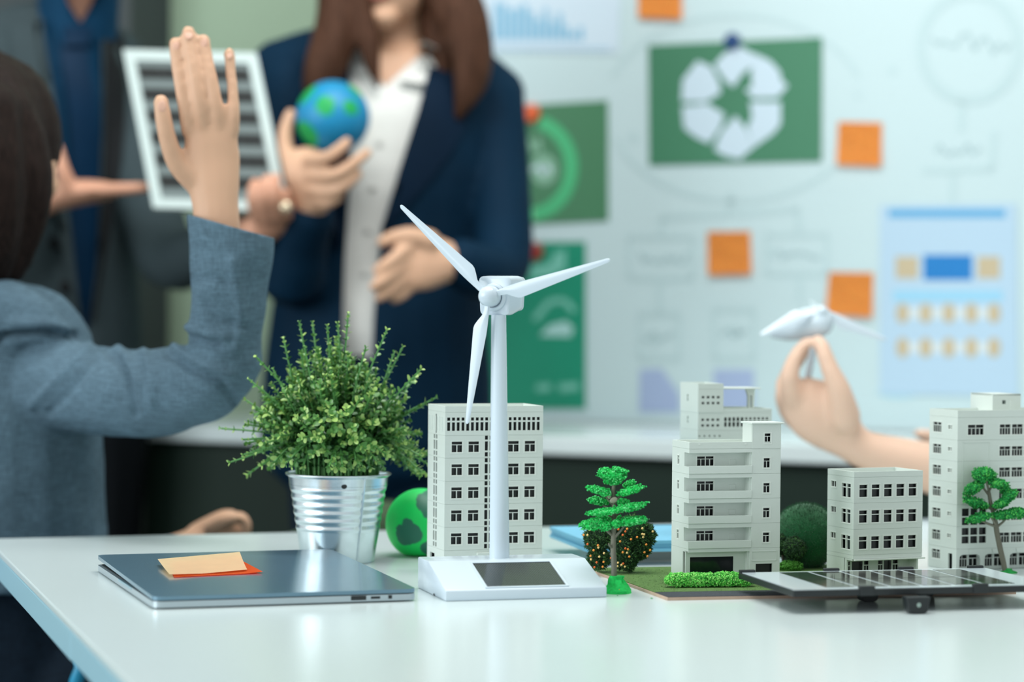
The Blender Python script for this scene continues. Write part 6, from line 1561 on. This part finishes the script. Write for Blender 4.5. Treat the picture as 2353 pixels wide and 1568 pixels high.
obj('backrest', edge_round(rrect(1.10, 1.13, 2.82, 3.24, .012, 0.50, 0.86), 0.004), M_wplast, ch, smooth=True)
for x in (.74, 1.09):
    for y in (2.84, 3.22): obj('leg', tube(NB(), [(x, y, 0), (x, y, .416)], .012, 10, cap=False), M_alu, ch, smooth=True)
for y in (2.90, 3.16): obj('back_post', tube(NB(), [(1.10, y, .436), (1.115, y, .52)], .010, 8, cap=False), M_alu, ch, smooth=True)
# small turbine in that hand
dh = 2.755; sc_ = dh / FPX
ht = thing('hand_held_turbine', 'small white toy turbine pinched between finger and thumb in front of the whiteboard', 'wind turbine', P(1860, 880, dh))
obj('stem', tube(NB(), [P(1856, 868, dh), P(1866, 815, dh), P(1874, 760, dh)], [8 * sc_, 8 * sc_, 7.5 * sc_], 14), M_wplast, ht, smooth=True)
bm = NB(); tp(bm, [(1886, 738, dh - .01, (36, 30)), (1850, 745, dh, (36, 30)), (1805, 758, dh + .012, (26, 24)), (1780, 766, dh + .02, (12, 12))], 14, (0.2, 0, 1)); nb2 = obj('nacelle', bm, M_wplast, ht, smooth=True)
obj('hub', ell(NB(), P(1888, 716, dh - .018), (14 * sc_,) * 3), M_wplast, ht, smooth=2)
hb = P(1884, 712, dh - .016)
for tipp in (P(1748, 770, dh - .04), P(2036, 782, dh + .01), P(1862, 692, dh + .11)):
    dv = tipp - hb; L = dv.length; dv.normalize(); nv = V((0.1, -0.9, 0.45)); nv = (nv - dv * nv.dot(dv)).normalized(); xx = nv.cross(dv) * -1
    bm = blade_bm(L); bm.transform(Matrix(((xx.x, -nv.x, dv.x, hb.x), (xx.y, -nv.y, dv.y, hb.y), (xx.z, -nv.z, dv.z, hb.z), (0, 0, 0, 1))) @ Matrix.Diagonal((1.25, 1.25, 1, 1))); obj('blade', bm, M_wplast, ht, smooth=True)

# ================= olive chair behind the table
M_olive = mat('olive_upholstery', (74, 92, 68), 0.85, spec=0.2, var=0.06, vscale=20)
a0 = P(735, 1215, 3.12); a0.z = 0
ac = thing('armchair', 'olive green upholstered chair whose back shows low behind the table, left of the metal pot', 'chair', a0, R(58))
bm = bevel(bx(NB(), -0.17, 0.17, -0.03, 0.03, 0.30, 0.715), 0.02, 3)
for v in bm.verts:
    if v.co.z > 0.5: v.co.z -= 0.05 * max(0, min(1, (0.03 - v.co.x) / 0.2))
obj('backrest', bm, M_olive, ac, world=False, smooth=True)
obj('seat_cushion', bevel(bx(NB(), -0.2, 0.2, -0.42, -0.04, 0.36, 0.45), 0.025, 3), M_olive, ac, world=False, smooth=True)
obj('seat_frame', bevel(bx(NB(), -0.19, 0.19, -0.41, 0.03, 0.30, 0.355), 0.01, 2), M_olive, ac, world=False, smooth=True)
for sx in (-.17, .17):
    for sy in (-.38, .0): obj('leg', tube(NB(), [(sx, sy, 0), (sx, sy, 0.31)], 0.016, 8, cap=False), M_black, ac, world=False)
